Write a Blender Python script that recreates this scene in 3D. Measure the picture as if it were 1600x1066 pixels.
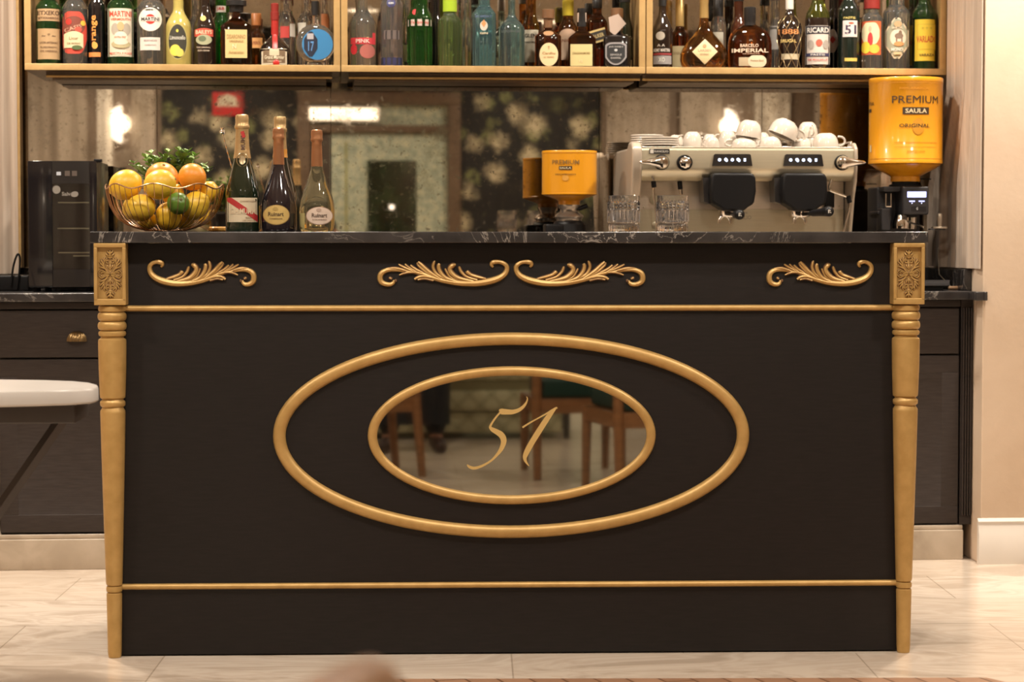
import bpy, bmesh, math, random
from math import sin, cos, pi, sqrt, radians, asin, atan2
from mathutils import Vector, Matrix
for o in list(bpy.data.objects): bpy.data.objects.remove(o)
S = bpy.context.scene; C = S.collection

# ------------------------------------------------------------------ camera
CAM = Vector((-.2086, -5.96, 1.094)); YAW, PIT, F = .0353, .0464, 3600.
cd = bpy.data.cameras.new('camera'); co = bpy.data.objects.new('camera', cd); C.objects.link(co)
co.location = CAM; co.rotation_euler = (pi/2-PIT, 0, -YAW)
cd.sensor_width = 36; cd.lens = F*36/1600; cd.clip_start = .01
cd.dof.use_dof = True; cd.dof.focus_distance = 6.45; cd.dof.aperture_fstop = 4.9
S.camera = co
# ------------------------------------------------------------------ world, exposure
w = bpy.data.worlds.new('world'); S.world = w; w.use_nodes = True
w.node_tree.nodes['Background'].inputs[0].default_value = (.9, .75, .6, 1)
w.node_tree.nodes['Background'].inputs[1].default_value = .05
S.view_settings.view_transform = 'Standard'; S.view_settings.look = 'None'
S.view_settings.gamma = 1; S.view_settings.use_curve_mapping = False
S.view_settings.exposure = -0.08
S.cycles.sample_clamp_indirect = 5; S.cycles.caustics_refractive = False; S.cycles.caustics_reflective = False
# ------------------------------------------------------------------ ceiling lamps (their light; fixtures follow); bar-front and far-wall rows added to brighten
LAMPS = [  # x, y, watts, size, label
    (-2.3, -1.0, 34, .22, 'unseen ceiling downlight added in front of the left end of the bar'),
    (-0.9, -1.5, 34, .22, 'unseen ceiling downlight added in front of the left half of the bar'),
    (0.5, -1.5, 34, .22, 'unseen ceiling downlight added in front of the right half of the bar'),
    (1.9, -1.0, 36, .22, 'unseen ceiling downlight added in front of the right end of the bar'),
    (-1.75, 1.1, 50, .18, 'recessed ceiling downlight over the aisle behind the left end of the bar'),
    (-0.6, 1.3, 26, .18, 'recessed ceiling downlight over the aisle in front of the green bottles'),
    (0.6, 1.3, 26, .18, 'recessed ceiling downlight over the aisle in front of the espresso machine'),
    (1.75, 1.2, 58, .18, 'recessed ceiling downlight over the aisle beside the right-hand wall'),
    (-1.4, -5.0, 30, .25, 'recessed ceiling downlight above the left chairs of the room'),
    (1.6, -5.0, 30, .25, 'recessed ceiling downlight above the right chairs of the room'),
    (0.2, -8.3, 36, .25, 'unseen ceiling downlight added before the panelled door'),
    (-2.0, -9.0, 25, .25, 'unseen ceiling downlight added before the left curtains of the far wall'),
    (-0.9, -9.1, 26, .25, 'unseen ceiling downlight added before the left floral wallpaper'),
    (1.8, -9.1, 26, .25, 'unseen ceiling downlight added before the right floral wallpaper'),
    (3.4, -9.0, 25, .25, 'unseen ceiling downlight added before the right curtains of the far wall'),
]
CEIL = 2.9
for i, (x, y, W_, sz, _) in enumerate(LAMPS):
    l = bpy.data.lights.new('downlight_light', 'AREA'); l.shape = 'DISK'; l.size = sz; l.energy = W_
    l.color = (1, .90, .775); l.spread = radians(150)
    o = bpy.data.objects.new('downlight_light', l); C.objects.link(o); o.location = (x, y, CEIL-.035)

# ------------------------------------------------------------------ frames of reference
PHI = .0453; O = Vector((0, 1.607, 0))
EU = Vector((cos(PHI), sin(PHI), 0)); EV = Vector((-sin(PHI), cos(PHI), 0))
FW = Vector((sin(YAW)*cos(PIT), cos(YAW)*cos(PIT), -sin(PIT))); RT = Vector((cos(YAW), -sin(YAW), 0)); UP = RT.cross(FW)
def ray(px, py): return FW+RT*((px-800)/F)-UP*((py-533)/F)
def hit(px, py, P0, n):
    d = ray(px, py); return CAM+d*((P0-CAM).dot(n)/d.dot(n))
def bk(px, py, v):          # photo measurement -> (u, z) on the back run's plane at depth v
    p = hit(px, py, O+EV*v, EV)-O; return p.dot(EU), p.z
def br(px, py, y=0.):       # -> (x, z) on a plane parallel to the bar front
    p = hit(px, py, Vector((0, y, 0)), Vector((0, 1, 0))); return p.x, p.z
def fl(px, py, z=0.):
    p = hit(px, py, Vector((0, 0, z)), Vector((0, 0, 1))); return p.x, p.y
def T(u, v, z=0.): return O+EU*u+EV*v+Vector((0, 0, z))

# ------------------------------------------------------------------ materials
def new_mat(name):
    m = bpy.data.materials.new(name); m.use_nodes = True
    return m, m.node_tree.nodes, m.node_tree.links, m.node_tree.nodes['Principled BSDF']
_mc = {}
def M(col, rough=.5, metal=0., trans=0., coat=0., emit=0., name=None, ior=1.5, bump=0., bscale=200., var=0., vscale=6., sheen=0., sub=0.):
    k = (col, rough, metal, trans, coat, emit, ior, bump, bscale, var, vscale, sheen, sub)
    if k in _mc: return _mc[k]
    m, n, l, b = new_mat(name or 'surface')
    b.inputs['Base Color'].default_value = (*col, 1); b.inputs['Roughness'].default_value = rough
    b.inputs['Metallic'].default_value = metal; b.inputs['Transmission Weight'].default_value = trans
    b.inputs['Coat Weight'].default_value = coat; b.inputs['Coat Roughness'].default_value = .08; b.inputs['IOR'].default_value = ior
    if sheen: b.inputs['Sheen Weight'].default_value = sheen
    if sub:
        b.inputs['Subsurface Weight'].default_value = sub; b.inputs['Subsurface Radius'].default_value = (.01, .006, .002)
    if emit:
        b.inputs['Emission Color'].default_value = (*col, 1); b.inputs['Emission Strength'].default_value = emit
    tc = n.new('ShaderNodeTexCoord')
    if bump:
        t = n.new('ShaderNodeTexNoise'); t.inputs['Scale'].default_value = bscale; t.inputs['Detail'].default_value = 3
        bp = n.new('ShaderNodeBump'); bp.inputs['Strength'].default_value = bump; bp.inputs['Distance'].default_value = .002
        l.new(tc.outputs['Object'], t.inputs['Vector']); l.new(t.outputs['Fac'], bp.inputs['Height']); l.new(bp.outputs['Normal'], b.inputs['Normal'])
    if var:
        t = n.new('ShaderNodeTexNoise'); t.inputs['Scale'].default_value = vscale; t.inputs['Detail'].default_value = 4
        r = n.new('ShaderNodeValToRGB')
        r.color_ramp.elements[0].position = .3; r.color_ramp.elements[1].position = .7
        r.color_ramp.elements[0].color = (*[c*(1-var) for c in col], 1); r.color_ramp.elements[1].color = (*[min(1, c*(1+var)) for c in col], 1)
        l.new(tc.outputs['Object'], t.inputs['Vector']); l.new(t.outputs['Fac'], r.inputs[0]); l.new(r.outputs[0], b.inputs['Base Color'])
    _mc[k] = m; return m
def ramp(n, l, src, stops):
    r = n.new('ShaderNodeValToRGB'); e = r.color_ramp.elements
    while len(e) < len(stops): e.new(.5)
    for q, (p, c) in zip(e, stops): q.position = p; q.color = (*c, 1) if len(c) == 3 else c
    l.new(src, r.inputs[0]); return r.outputs[0]
def tex(n, l, kind, scale, vec, **kw):
    t = n.new('ShaderNodeTex'+kind)
    for k_, v_ in kw.items():
        if k_ in t.inputs: t.inputs[k_].default_value = v_
        else: setattr(t, k_, v_)
    if 'Scale' in t.inputs: t.inputs['Scale'].default_value = scale
    l.new(vec, t.inputs['Vector']); return t
def mapping(n, l, scale=(1, 1, 1), rot=(0, 0, 0), src='Object'):
    tc = n.new('ShaderNodeTexCoord'); mp = n.new('ShaderNodeMapping')
    mp.inputs['Scale'].default_value = scale; mp.inputs['Rotation'].default_value = rot
    l.new(tc.outputs[src], mp.inputs[0]); return mp.outputs[0]
def mixc(n, l, fac, a, b_, mode='MIX'):
    m = n.new('ShaderNodeMix'); m.data_type = 'RGBA'; m.blend_type = mode
    for s, v_ in ((0, fac), (6, a), (7, b_)):
        if isinstance(v_, (float, int)): m.inputs[s].default_value = v_
        elif isinstance(v_, tuple): m.inputs[s].default_value = (*v_, 1)
        else: l.new(v_, m.inputs[s])
    return m.outputs[2]

def mk_black_marble():
    m, n, l, b = new_mat('black_marble'); v = mapping(n, l)
    nz = tex(n, l, 'Noise', 4.5, v, Detail=9., Distortion=1.2, Roughness=.62)
    vein = ramp(n, l, nz.outputs['Fac'], [(.493, (0, 0, 0)), (.4995, (1, 1, 1)), (.5005, (1, 1, 1)), (.507, (0, 0, 0))])
    n2 = tex(n, l, 'Noise', 2.2, v, Detail=2.)
    mask = ramp(n, l, n2.outputs['Fac'], [(.44, (0, 0, 0)), (.68, (1, 1, 1))])
    f = mixc(n, l, 1., vein, mask, 'MULTIPLY')
    n3 = tex(n, l, 'Noise', 9., v, Detail=8.)
    base = ramp(n, l, n3.outputs['Fac'], [(.3, (.016, .014, .014)), (.75, (.05, .045, .044))])
    l.new(mixc(n, l, f, base, (.42, .38, .34)), b.inputs['Base Color']); b.inputs['Roughness'].default_value = .22
    return m
def mk_black_wood(c0=(.006, .0045, .0042), c1=(.0105, .008, .0074), rough=.5):
    m, n, l, b = new_mat('dark_stained_wood'); v = mapping(n, l, (3, 3, 26))
    nz = tex(n, l, 'Noise', 6., v, Detail=8.)
    l.new(ramp(n, l, nz.outputs['Fac'], [(.3, c0), (.7, c1)]), b.inputs['Base Color']); b.inputs['Roughness'].default_value = rough; b.inputs['Specular IOR Level'].default_value = .3
    bp = n.new('ShaderNodeBump'); bp.inputs['Strength'].default_value = .15; bp.inputs['Distance'].default_value = .001
    l.new(nz.outputs['Fac'], bp.inputs['Height']); l.new(bp.outputs[0], b.inputs['Normal']); return m
def mk_floor():
    m, n, l, b = new_mat('cream_marble_tiles'); v = mapping(n, l, (1, 1, 1), (0, 0, .02))
    br_ = tex(n, l, 'Brick', 1., v, offset=.5)
    br_.inputs['Color1'].default_value = (.62, .52, .42, 1); br_.inputs['Color2'].default_value = (.70, .60, .50, 1)
    br_.inputs['Mortar'].default_value = (.44, .36, .28, 1); br_.inputs['Mortar Size'].default_value = .0022
    br_.inputs['Brick Width'].default_value = .9; br_.inputs['Row Height'].default_value = .45; br_.inputs['Bias'].default_value = 0
    v2 = mapping(n, l, (1, 2.2, 1), (0, 0, .5))
    nz = tex(n, l, 'Noise', 1.6, v2, Detail=7., Distortion=2.5)
    vein = ramp(n, l, nz.outputs['Fac'], [(.35, (.70, .66, .62)), (.47, (1, 1, 1)), (.53, (.86, .83, .81)), (.6, (1, 1, 1))])
    l.new(mixc(n, l, .85, br_.outputs['Color'], vein, 'MULTIPLY'), b.inputs['Base Color'])
    b.inputs['Roughness'].default_value = .2; return m
def mk_plinth():
    m, n, l, b = new_mat('beige_marble_plinth'); v = mapping(n, l)
    nz = tex(n, l, 'Noise', 5., v, Detail=6., Distortion=1.5)
    l.new(ramp(n, l, nz.outputs['Fac'], [(.3, (.36, .29, .215)), (.7, (.50, .42, .33))]), b.inputs['Base Color']); b.inputs['Roughness'].default_value = .3
    return m
def mk_plaster():
    m, n, l, b = new_mat('beige_plaster'); v = mapping(n, l)
    nz = tex(n, l, 'Noise', 3., v, Detail=8., Distortion=.6)
    l.new(ramp(n, l, nz.outputs['Fac'], [(.3, (.56, .42, .30)), (.7, (.64, .50, .375))]), b.inputs['Base Color']); b.inputs['Roughness'].default_value = .75
    n2 = tex(n, l, 'Noise', 60., v, Detail=5.)
    bp = n.new('ShaderNodeBump'); bp.inputs['Strength'].default_value = .15; bp.inputs['Distance'].default_value = .003
    l.new(n2.outputs['Fac'], bp.inputs['Height']); l.new(bp.outputs[0], b.inputs['Normal']); return m
def mk_antique_mirror():
    m, n, l, b = new_mat('foxed_antique_mirror'); v = mapping(n, l)
    a = tex(n, l, 'Noise', 4.5, v, Detail=12., Roughness=.72)
    s = tex(n, l, 'Noise', 55., v, Detail=6., Roughness=.75)
    base = ramp(n, l, a.outputs['Fac'], [(.35, (.70, .63, .54)), (.62, (.52, .46, .38))])
    fox = ramp(n, l, a.outputs['Fac'], [(.54, (0, 0, 0)), (.74, (.6, .6, .6))])
    spk = ramp(n, l, s.outputs['Fac'], [(.56, (0, 0, 0)), (.66, (1, 1, 1))])
    f = mixc(n, l, .55, fox, spk, 'SCREEN')
    l.new(mixc(n, l, f, base, (.30, .24, .16)), b.inputs['Base Color'])
    inv = n.new('ShaderNodeMath'); inv.operation = 'MULTIPLY_ADD'; inv.inputs[1].default_value = -.26; inv.inputs[2].default_value = 1.
    l.new(f, inv.inputs[0]); l.new(inv.outputs[0], b.inputs['Metallic'])
    r = n.new('ShaderNodeMath'); r.operation = 'MULTIPLY_ADD'; r.inputs[1].default_value = .12; r.inputs[2].default_value = .015
    l.new(f, r.inputs[0]); l.new(r.outputs[0], b.inputs['Roughness']); return m
def mk_wallpaper():
    m, n, l, b = new_mat('dark_floral_wallpaper'); v = mapping(n, l)
    nz = tex(n, l, 'Noise', 13., v, Detail=5., Roughness=.65)
    mx = mixc(n, l, .16, v, nz.outputs['Color'], 'ADD')
    vo = tex(n, l, 'Voronoi', 3.3, mx, Randomness=.75)
    vo2 = tex(n, l, 'Voronoi', 4.6, mx, Randomness=1.)
    pet = tex(n, l, 'Noise', 34., v, Detail=3.)
    fl_ = ramp(n, l, vo.outputs['Distance'], [(.16, (1, 1, 1)), (.40, (0, 0, 0))])
    lf = ramp(n, l, vo2.outputs['Distance'], [(.22, (1, 1, 1)), (.38, (0, 0, 0))])
    flc = ramp(n, l, pet.outputs['Fac'], [(.3, (.20, .16, .09)), (.55, (.52, .45, .30)), (.75, (.22, .22, .10))])
    lfc = ramp(n, l, pet.outputs['Fac'], [(.35, (.012, .012, .008)), (.55, (.15, .16, .06)), (.8, (.05, .06, .02))])
    c = mixc(n, l, lf, (.006, .005, .004), lfc)
    l.new(mixc(n, l, fl_, c, flc), b.inputs['Base Color']); b.inputs['Roughness'].default_value = .7; return m
def mk_curtain(c0=(.46, .36, .28), c1=(.62, .51, .41)):
    m, n, l, b = new_mat('beige_curtain_cloth'); v = mapping(n, l, (40, 40, 1))
    nz = tex(n, l, 'Noise', 3., v, Detail=3.)
    l.new(ramp(n, l, nz.outputs['Fac'], [(.3, c0), (.7, c1)]), b.inputs['Base Color']); b.inputs['Roughness'].default_value = .6
    b.inputs['Sheen Weight'].default_value = .3; return m
def mk_wood(c0, c1, rough=.4, sc=(2, 2, 18), name='brown_wood'):
    m, n, l, b = new_mat(name); v = mapping(n, l, sc)
    nz = tex(n, l, 'Noise', 5., v, Detail=6., Distortion=.8)
    l.new(ramp(n, l, nz.outputs['Fac'], [(.3, c0), (.7, c1)]), b.inputs['Base Color']); b.inputs['Roughness'].default_value = rough; return m
def mk_gold(c0=(.41, .25, .078), c1=(.50, .315, .110)):
    m, n, l, b = new_mat('gold_paint'); v = mapping(n, l)
    nz = tex(n, l, 'Noise', 30., v, Detail=5.)
    l.new(ramp(n, l, nz.outputs['Fac'], [(.3, c0), (.7, c1)]), b.inputs['Base Color'])
    b.inputs['Metallic'].default_value = .35; b.inputs['Roughness'].default_value = .42; return m
def mk_steel(c=(.62, .56, .47), rough=.28):
    m, n, l, b = new_mat('brushed_steel'); v = mapping(n, l, (1, 1, 60))
    nz = tex(n, l, 'Noise', 8., v, Detail=3.)
    l.new(ramp(n, l, nz.outputs['Fac'], [(.3, tuple(x*.9 for x in c)), (.7, c)]), b.inputs['Base Color'])
    b.inputs['Metallic'].default_value = .7; b.inputs['Roughness'].default_value = rough; return m
def mk_fruit(c0, c1, bs=150., name='fruit_peel'):
    m, n, l, b = new_mat(name); v = mapping(n, l)
    nz = tex(n, l, 'Noise', 14., v, Detail=3.)
    l.new(ramp(n, l, nz.outputs['Fac'], [(.3, c0), (.7, c1)]), b.inputs['Base Color']); b.inputs['Roughness'].default_value = .38
    b.inputs['Subsurface Weight'].default_value = .08; b.inputs['Subsurface Radius'].default_value = (.01, .005, .002)
    n2 = tex(n, l, 'Noise', bs, v, Detail=2.)
    bp = n.new('ShaderNodeBump'); bp.inputs['Strength'].default_value = .35; bp.inputs['Distance'].default_value = .0015
    l.new(n2.outputs['Fac'], bp.inputs['Height']); l.new(bp.outputs[0], b.inputs['Normal']); return m
def mk_quatrefoil():
    m, n, l, b = new_mat('cream_trellis_upholstery'); v = mapping(n, l, (1, 1, 1))
    sep = n.new('ShaderNodeSeparateXYZ'); l.new(v, sep.inputs[0])
    def mth(op, a, c=None):
        q = n.new('ShaderNodeMath'); q.operation = op
        for i, x in enumerate((a, c)):
            if x is None: continue
            if isinstance(x, (float, int)): q.inputs[i].default_value = x
            else: l.new(x, q.inputs[i])
        return q.outputs[0]
    a = mth('COSINE', mth('MULTIPLY', sep.outputs[0], 52.)); c = mth('COSINE', mth('MULTIPLY', sep.outputs[2], 52.))
    s = mth('ABSOLUTE', mth('ADD', a, c))
    s2 = mth('ABSOLUTE', mth('SUBTRACT', mth('ABSOLUTE', mth('ADD', a, c)), .5))
    f = ramp(n, l, mth('MINIMUM', s, s2), [(.08, (1, 1, 1)), (.16, (0, 0, 0))])
    l.new(mixc(n, l, f, (.44, .41, .27), (.22, .21, .12)), b.inputs['Base Color']); b.inputs['Roughness'].default_value = .8; return m
def mk_parquet():
    m, n, l, b = new_mat('reddish_parquet'); v = mapping(n, l, (1, 1, 1), (0, 0, pi/2-.3))
    q = tex(n, l, 'Brick', 1., v, offset=.4)
    q.inputs['Color1'].default_value = (.27, .145, .085, 1); q.inputs['Color2'].default_value = (.36, .205, .125, 1)
    q.inputs['Mortar'].default_value = (.10, .045, .02, 1); q.inputs['Mortar Size'].default_value = .003
    q.inputs['Brick Width'].default_value = .5; q.inputs['Row Height'].default_value = .075
    l.new(q.outputs['Color'], b.inputs['Base Color']); b.inputs['Roughness'].default_value = .4; return m
BM = mk_black_marble(); BW = mk_black_wood(); CW = mk_black_wood((.026, .019, .016), (.040, .030, .026), .5); GOLD = mk_gold()
FLOOR = mk_floor(); PLINTH = mk_plinth(); PLASTER = mk_plaster(); AM = mk_antique_mirror(); WP = mk_wallpaper(); CURT = mk_curtain()
CHAIRW = mk_wood((.17, .075, .030), (.27, .125, .052), .35); DOORW = mk_wood((.10, .065, .04), (.15, .10, .062), .5)
GOLD2 = mk_gold((.50, .32, .13), (.58, .385, .165)); STEEL = mk_steel((.70, .63, .47), .32); STEELP = mk_steel((.86, .75, .63), .30)
WHITESTONE = M((.68, .62, .55), .35, var=.06, vscale=4., name='white_marble')
CHROME = M((.8, .76, .7), .1, 1., name='chrome'); BLACKP = M((.007, .0065, .0068), .42, ior=1.28, name='black_plastic')
BLACKG = M((.008, .007, .008), .06, coat=.6, name='black_gloss'); PORC = M((.54, .475, .40), .18, coat=.5, name='porcelain')
GREEN = M((.004, .030, .022), .85, name='green_velvet'); WIRE = M((.50, .30, .17), .25, 1., name='copper_wire')
MIRROR = M((.42, .40, .34), .025, 1., name='oval_mirror_glass')
GLASS = M((1, 1, 1), .0, trans=.985, ior=1.5, name='clear_glass')

# ------------------------------------------------------------------ mesh builder
class MB:
    def __init__(s): s.v = []; s.f = []; s.m = []; s.mats = []; s.sm = []
    def mi(s, mat):
        if mat not in s.mats: s.mats.append(mat)
        return s.mats.index(mat)
    def add(s, vs, fs, mat, smooth=True):
        b = len(s.v); s.v += [tuple(x) for x in vs]; k = s.mi(mat)
        for f in fs: s.f.append([b+i for i in f]); s.m.append(k); s.sm.append(smooth)
        return s
    def box(s, x0, x1, y0, y1, z0, z1, mat, bev=0.):
        bm = bmesh.new(); bmesh.ops.create_cube(bm, size=1)
        for v in bm.verts: v.co = Vector(((x0+x1)/2+v.co.x*(x1-x0), (y0+y1)/2+v.co.y*(y1-y0), (z0+z1)/2+v.co.z*(z1-z0)))
        if bev: bmesh.ops.bevel(bm, geom=bm.edges[:], offset=bev, segments=3, affect='EDGES', profile=.6)
        return s.bm(bm, mat, False)
    def bm(s, bm, mat, smooth=True, mx=None):
        bm.verts.index_update()
        vs = [(mx@v.co if mx else v.co) for v in bm.verts]; fs = [[v.index for v in f.verts] for f in bm.faces]
        bm.free(); return s.add(vs, fs, mat, smooth)
    def sphere(s, c, r, mat, seg=20, ring=12, sc=(1, 1, 1), rot=None):
        bm = bmesh.new(); bmesh.ops.create_uvsphere(bm, u_segments=seg, v_segments=ring, radius=r)
        mx = Matrix.Translation(c) @ ((rot or Matrix()).to_4x4()) @ Matrix.Diagonal((*sc, 1)); return s.bm(bm, mat, True, mx)
    def lathe(s, pr, mat, seg=40, c=(0, 0, 0), n=2., dr=1., cap=True, mx=None, fn=None, smooth=True):
        vs = []; fs = []
        for r, z in pr:
            for i in range(seg):
                a = 2*pi*(i+.5)/seg; ca, sa = cos(a), sin(a)
                k = 1. if n == 2 else 1/((abs(ca)**n+abs(sa)**n)**(1/n))
                q = r*k*(fn(a, z) if fn else 1.)
                p = Vector((c[0]+q*ca, c[1]+q*sa*dr, c[2]+z)); vs.append(mx@p if mx else p)
        for j in range(len(pr)-1):
            for i in range(seg):
                i2 = (i+1) % seg; fs.append([j*seg+i, j*seg+i2, (j+1)*seg+i2, (j+1)*seg+i])
        if cap:
            fs.append([i for i in range(seg)][::-1]); fs.append([(len(pr)-1)*seg+i for i in range(seg)])
        return s.add(vs, fs, mat, smooth)
    def tube(s, pts, rs, mat, seg=10, flat=1., closed=False, up=Vector((0, 1, 0))):
        """swept tube; flat squashes the section along 'up'"""
        P = [Vector(p) for p in pts]; N = len(P)
        if not hasattr(rs, '__len__'): rs = [rs]*N
        vs = []; fs = []
        for i in range(N):
            t = (P[(i+1) % N]-P[i-1]) if closed else (P[min(i+1, N-1)]-P[max(i-1, 0)])
            if t.length < 1e-9: t = Vector((0, 0, 1))
            t.normalize(); u = up-t*up.dot(t)
            if u.length < .05: u = Vector((1, 0, 0))-t*t.x
            if u.length < .05: u = Vector((0, 0, 1))-t*t.z
            u.normalize(); w_ = t.cross(u)
            for k in range(seg):
                a = 2*pi*k/seg; vs.append(P[i]+w_*(rs[i]*cos(a))+u*(rs[i]*flat*sin(a)))
        for i in range(N if closed else N-1):
            i2 = (i+1) % N
            for k in range(seg): k2 = (k+1) % seg; fs.append([i*seg+k, i*seg+k2, i2*seg+k2, i2*seg+k])
        if not closed: fs.append(list(range(seg))); fs.append([(N-1)*seg+k for k in range(seg)][::-1])
        return s.add(vs, fs, mat)
    def prism(s, poly, y0, y1, mat, smooth=False):     # polygon in (x, z) extruded along y
        n = len(poly); vs = [(x, y0, z) for x, z in poly]+[(x, y1, z) for x, z in poly]
        return s.add(vs, [list(range(n)), list(range(n, 2*n))[::-1]]+[[i, i+n, (i+1) % n+n, (i+1) % n] for i in range(n)], mat, smooth)
    def build(s, name, parent=None, loc=None, rot=None):
        me = bpy.data.meshes.new(name); me.from_pydata(s.v, [], s.f)
        for m in s.mats: me.materials.append(m)
        me.polygons.foreach_set('material_index', s.m); me.polygons.foreach_set('use_smooth', s.sm); me.update()
        bm = bmesh.new(); bm.from_mesh(me); bmesh.ops.recalc_face_normals(bm, faces=bm.faces[:]); bm.to_mesh(me); bm.free()
        try: me.set_sharp_from_angle(angle=radians(42))
        except Exception: pass
        o = bpy.data.objects.new(name, me); C.objects.link(o)
        if parent: o.parent = parent
        if loc is not None: o.location = loc
        if rot is not None: o.rotation_euler = rot
        return o
def tag(o, label=None, cat=None, group=None, kind=None):
    if label: o['label'] = label
    if cat: o['category'] = cat
    if group: o['group'] = group
    if kind: o['kind'] = kind
    return o
def thing(name, label, cat, loc=(0, 0, 0), rz=0., group=None, rot=None):
    o = bpy.data.objects.new(name, None); C.objects.link(o); o.empty_display_size = .05
    o.location = loc; o.rotation_euler = rot or (0, 0, rz); return tag(o, label, cat, group)
def bthing(name, label, cat, u, v, z, rz=0., group=None): return thing(name, label, cat, T(u, v, z), PHI+rz, group)
def struct(o): o['kind'] = 'structure'; return o
def cr(pts, k=6):           # Catmull-Rom through points of any dimension
    out = []; n = len(pts)
    for i in range(n-1):
        p0, p1, p2, p3 = pts[max(i-1, 0)], pts[i], pts[i+1], pts[min(i+2, n-1)]
        for j in range(k):
            t = j/k; out.append(tuple(.5*((2*b)+(-a+c)*t+(2*a-5*b+4*c-d)*t*t+(-a+3*b-3*c+d)*t**3) for a, b, c, d in zip(p0, p1, p2, p3)))
    out.append(tuple(pts[-1])); return out
_tc = {}
def text2d(s, bold=0.):     # -> (verts, faces, w, h) centred, from the built-in font
    k = (s, bold)
    if k in _tc: return _tc[k]
    cu = bpy.data.curves.new('t', 'FONT'); cu.body = s; cu.size = 1; cu.align_x = 'CENTER'; cu.resolution_u = 2; cu.offset = bold
    o = bpy.data.objects.new('t', cu); C.objects.link(o); dg = bpy.context.evaluated_depsgraph_get()
    me = bpy.data.meshes.new_from_object(o.evaluated_get(dg)); vs = [(v.co.x, v.co.y) for v in me.vertices]; fs = [list(p.vertices) for p in me.polygons]
    bpy.data.objects.remove(o); bpy.data.meshes.remove(me)
    xs = [v[0] for v in vs]; ys = [v[1] for v in vs]; cx, cy = (min(xs)+max(xs))/2, (min(ys)+max(ys))/2
    r = ([(x-cx, y-cy) for x, y in vs], fs, max(xs)-min(xs), max(ys)-min(ys)); _tc[k] = r; return r
def serif2d(s):             # the same with small slab serifs laid over stems: cheap slab look
    return text2d(s, .012)
def put_text(mb, s, cx, cz, w_, h_, col, surf, rot=0., bold=.01, shear=0.):
    """s centred at (cx,cz), fitted to w_ x h_; surf(x,z)->3D point"""
    vs, fs, W0, H0 = text2d(s, bold); a = w_/W0; b = h_/H0; P = []
    for x, y in vs:
        x, y = x*a+y*b*shear, y*b
        if rot: x, y = x*cos(rot)-y*sin(rot), x*sin(rot)+y*cos(rot)
        P.append(surf(cx+x, cz+y))
    mb.add(P, fs, col, False)
def put_shape(mb, shape, x0, z0, x1, z1, col, surf, nx=14, nz=5, rot=0.):
    """convex symmetric patch; rect, oval, diamond, oct, arch, shield, round"""
    def top(t):
        a = abs(2*t-1)
        if shape in ('rect', 'sash'): return 1.
        if shape == 'oval': return sqrt(max(0, 1-a*a))
        if shape == 'diamond': return 1-a
        if shape == 'oct': return 1. if a < .35 else 1-(a-.35)/.65*.55
        if shape == 'pill': return 1. if a < .3 else (1-.35*((a-.3)/.7)**3*2)
        if shape == 'shield': return 1-.25*a**4
        if shape == 'arch': return 1-.35*a*a
        if shape == 'long': return 1-max(0, a-.25)/.75*.62
        return 1.
    def bot(t):
        a = abs(2*t-1)
        if shape == 'shield': return 1-.7*a**2.2
        if shape == 'arch': return 1.
        return top(t)
    vs = []; cx, cz = (x0+x1)/2, (z0+z1)/2; h = (z1-z0)/2
    for i in range(nx+1):
        t = i/nx if shape in ('rect', 'sash', 'arch', 'diamond') else (1-cos(pi*i/nx))/2
        zt, zb = h*top(t), -h*bot(t); x = (t-.5)*(x1-x0)
        if shape == 'sash': zt = min(h, h*(1.25-1.8*t)); zb = max(-h, h*(.70-1.8*t))
        for j in range(nz+1):
            z = zb+(zt-zb)*j/nz; X, Z = x, z
            if rot: X, Z = x*cos(rot)-z*sin(rot), x*sin(rot)+z*cos(rot)
            vs.append(surf(cx+X, cz+Z))
    fs = [[i*(nz+1)+j, (i+1)*(nz+1)+j, (i+1)*(nz+1)+j+1, i*(nz+1)+j+1] for i in range(nx) for j in range(nz)]
    mb.add(vs, fs, col, True)
def ribbon(mb, pts, col, y0, y1):      # pts (x, z, halfwidth): flat calligraphic stroke of real thickness
    L = []; R_ = []
    for i, (x, z, h) in enumerate(pts):
        a = pts[max(i-1, 0)]; b = pts[min(i+1, len(pts)-1)]; d = Vector((b[0]-a[0], b[1]-a[1])).normalized(); nn = (-d.y, d.x)
        L.append((x+nn[0]*h, z+nn[1]*h)); R_.append((x-nn[0]*h, z-nn[1]*h))
    n = len(pts); vs = [(x, y0, z) for x, z in L+R_]+[(x, y1, z) for x, z in L+R_]; fs = []
    for i in range(n-1):
        fs += [[i, i+1, n+i+1, n+i], [2*n+i, 3*n+i, 3*n+i+1, 2*n+i+1], [i, 2*n+i, 2*n+i+1, i+1], [n+i, n+i+1, 3*n+i+1, 3*n+i]]
    mb.add(vs, fs, col, False)

# ================================================================== THE ROOM
fb = MB(); fb.box(-4.2, 6.2, -10.2, 3.2, -.05, 0, FLOOR); struct(fb.build('floor'))
fb = MB()
x0, y0 = fl(556, 1063); x1, y1 = fl(1541, 1061)
PQ = [(x0-.1, y0-.004), (x1, y1-.004), (x1+.28, y1-.5), (x1+.28, -1.9), (x0-.1, -1.9)]; PQ = PQ[::-1]
fb.add([(x, y, .0005) for x, y in PQ]+[(x, y, .004) for x, y in PQ], [list(range(5))[::-1], list(range(5, 10))]+[[i, (i+1) % 5, (i+1) % 5+5, i+5] for i in range(5)], mk_parquet(), False)
struct(fb.build('floor_parquet'))
CEILM = M((.62, .54, .44), .8, name='ceiling_paint')
fb = MB(); fb.box(-4.2, 6.2, -10.2, 3.2, CEIL, CEIL+.05, CEILM); struct(fb.build('ceiling'))
fb = MB(); fb.box(-4.2, -4.1, -10.2, 3.2, 0, CEIL, PLASTER); struct(fb.build('wall_left'))
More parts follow.
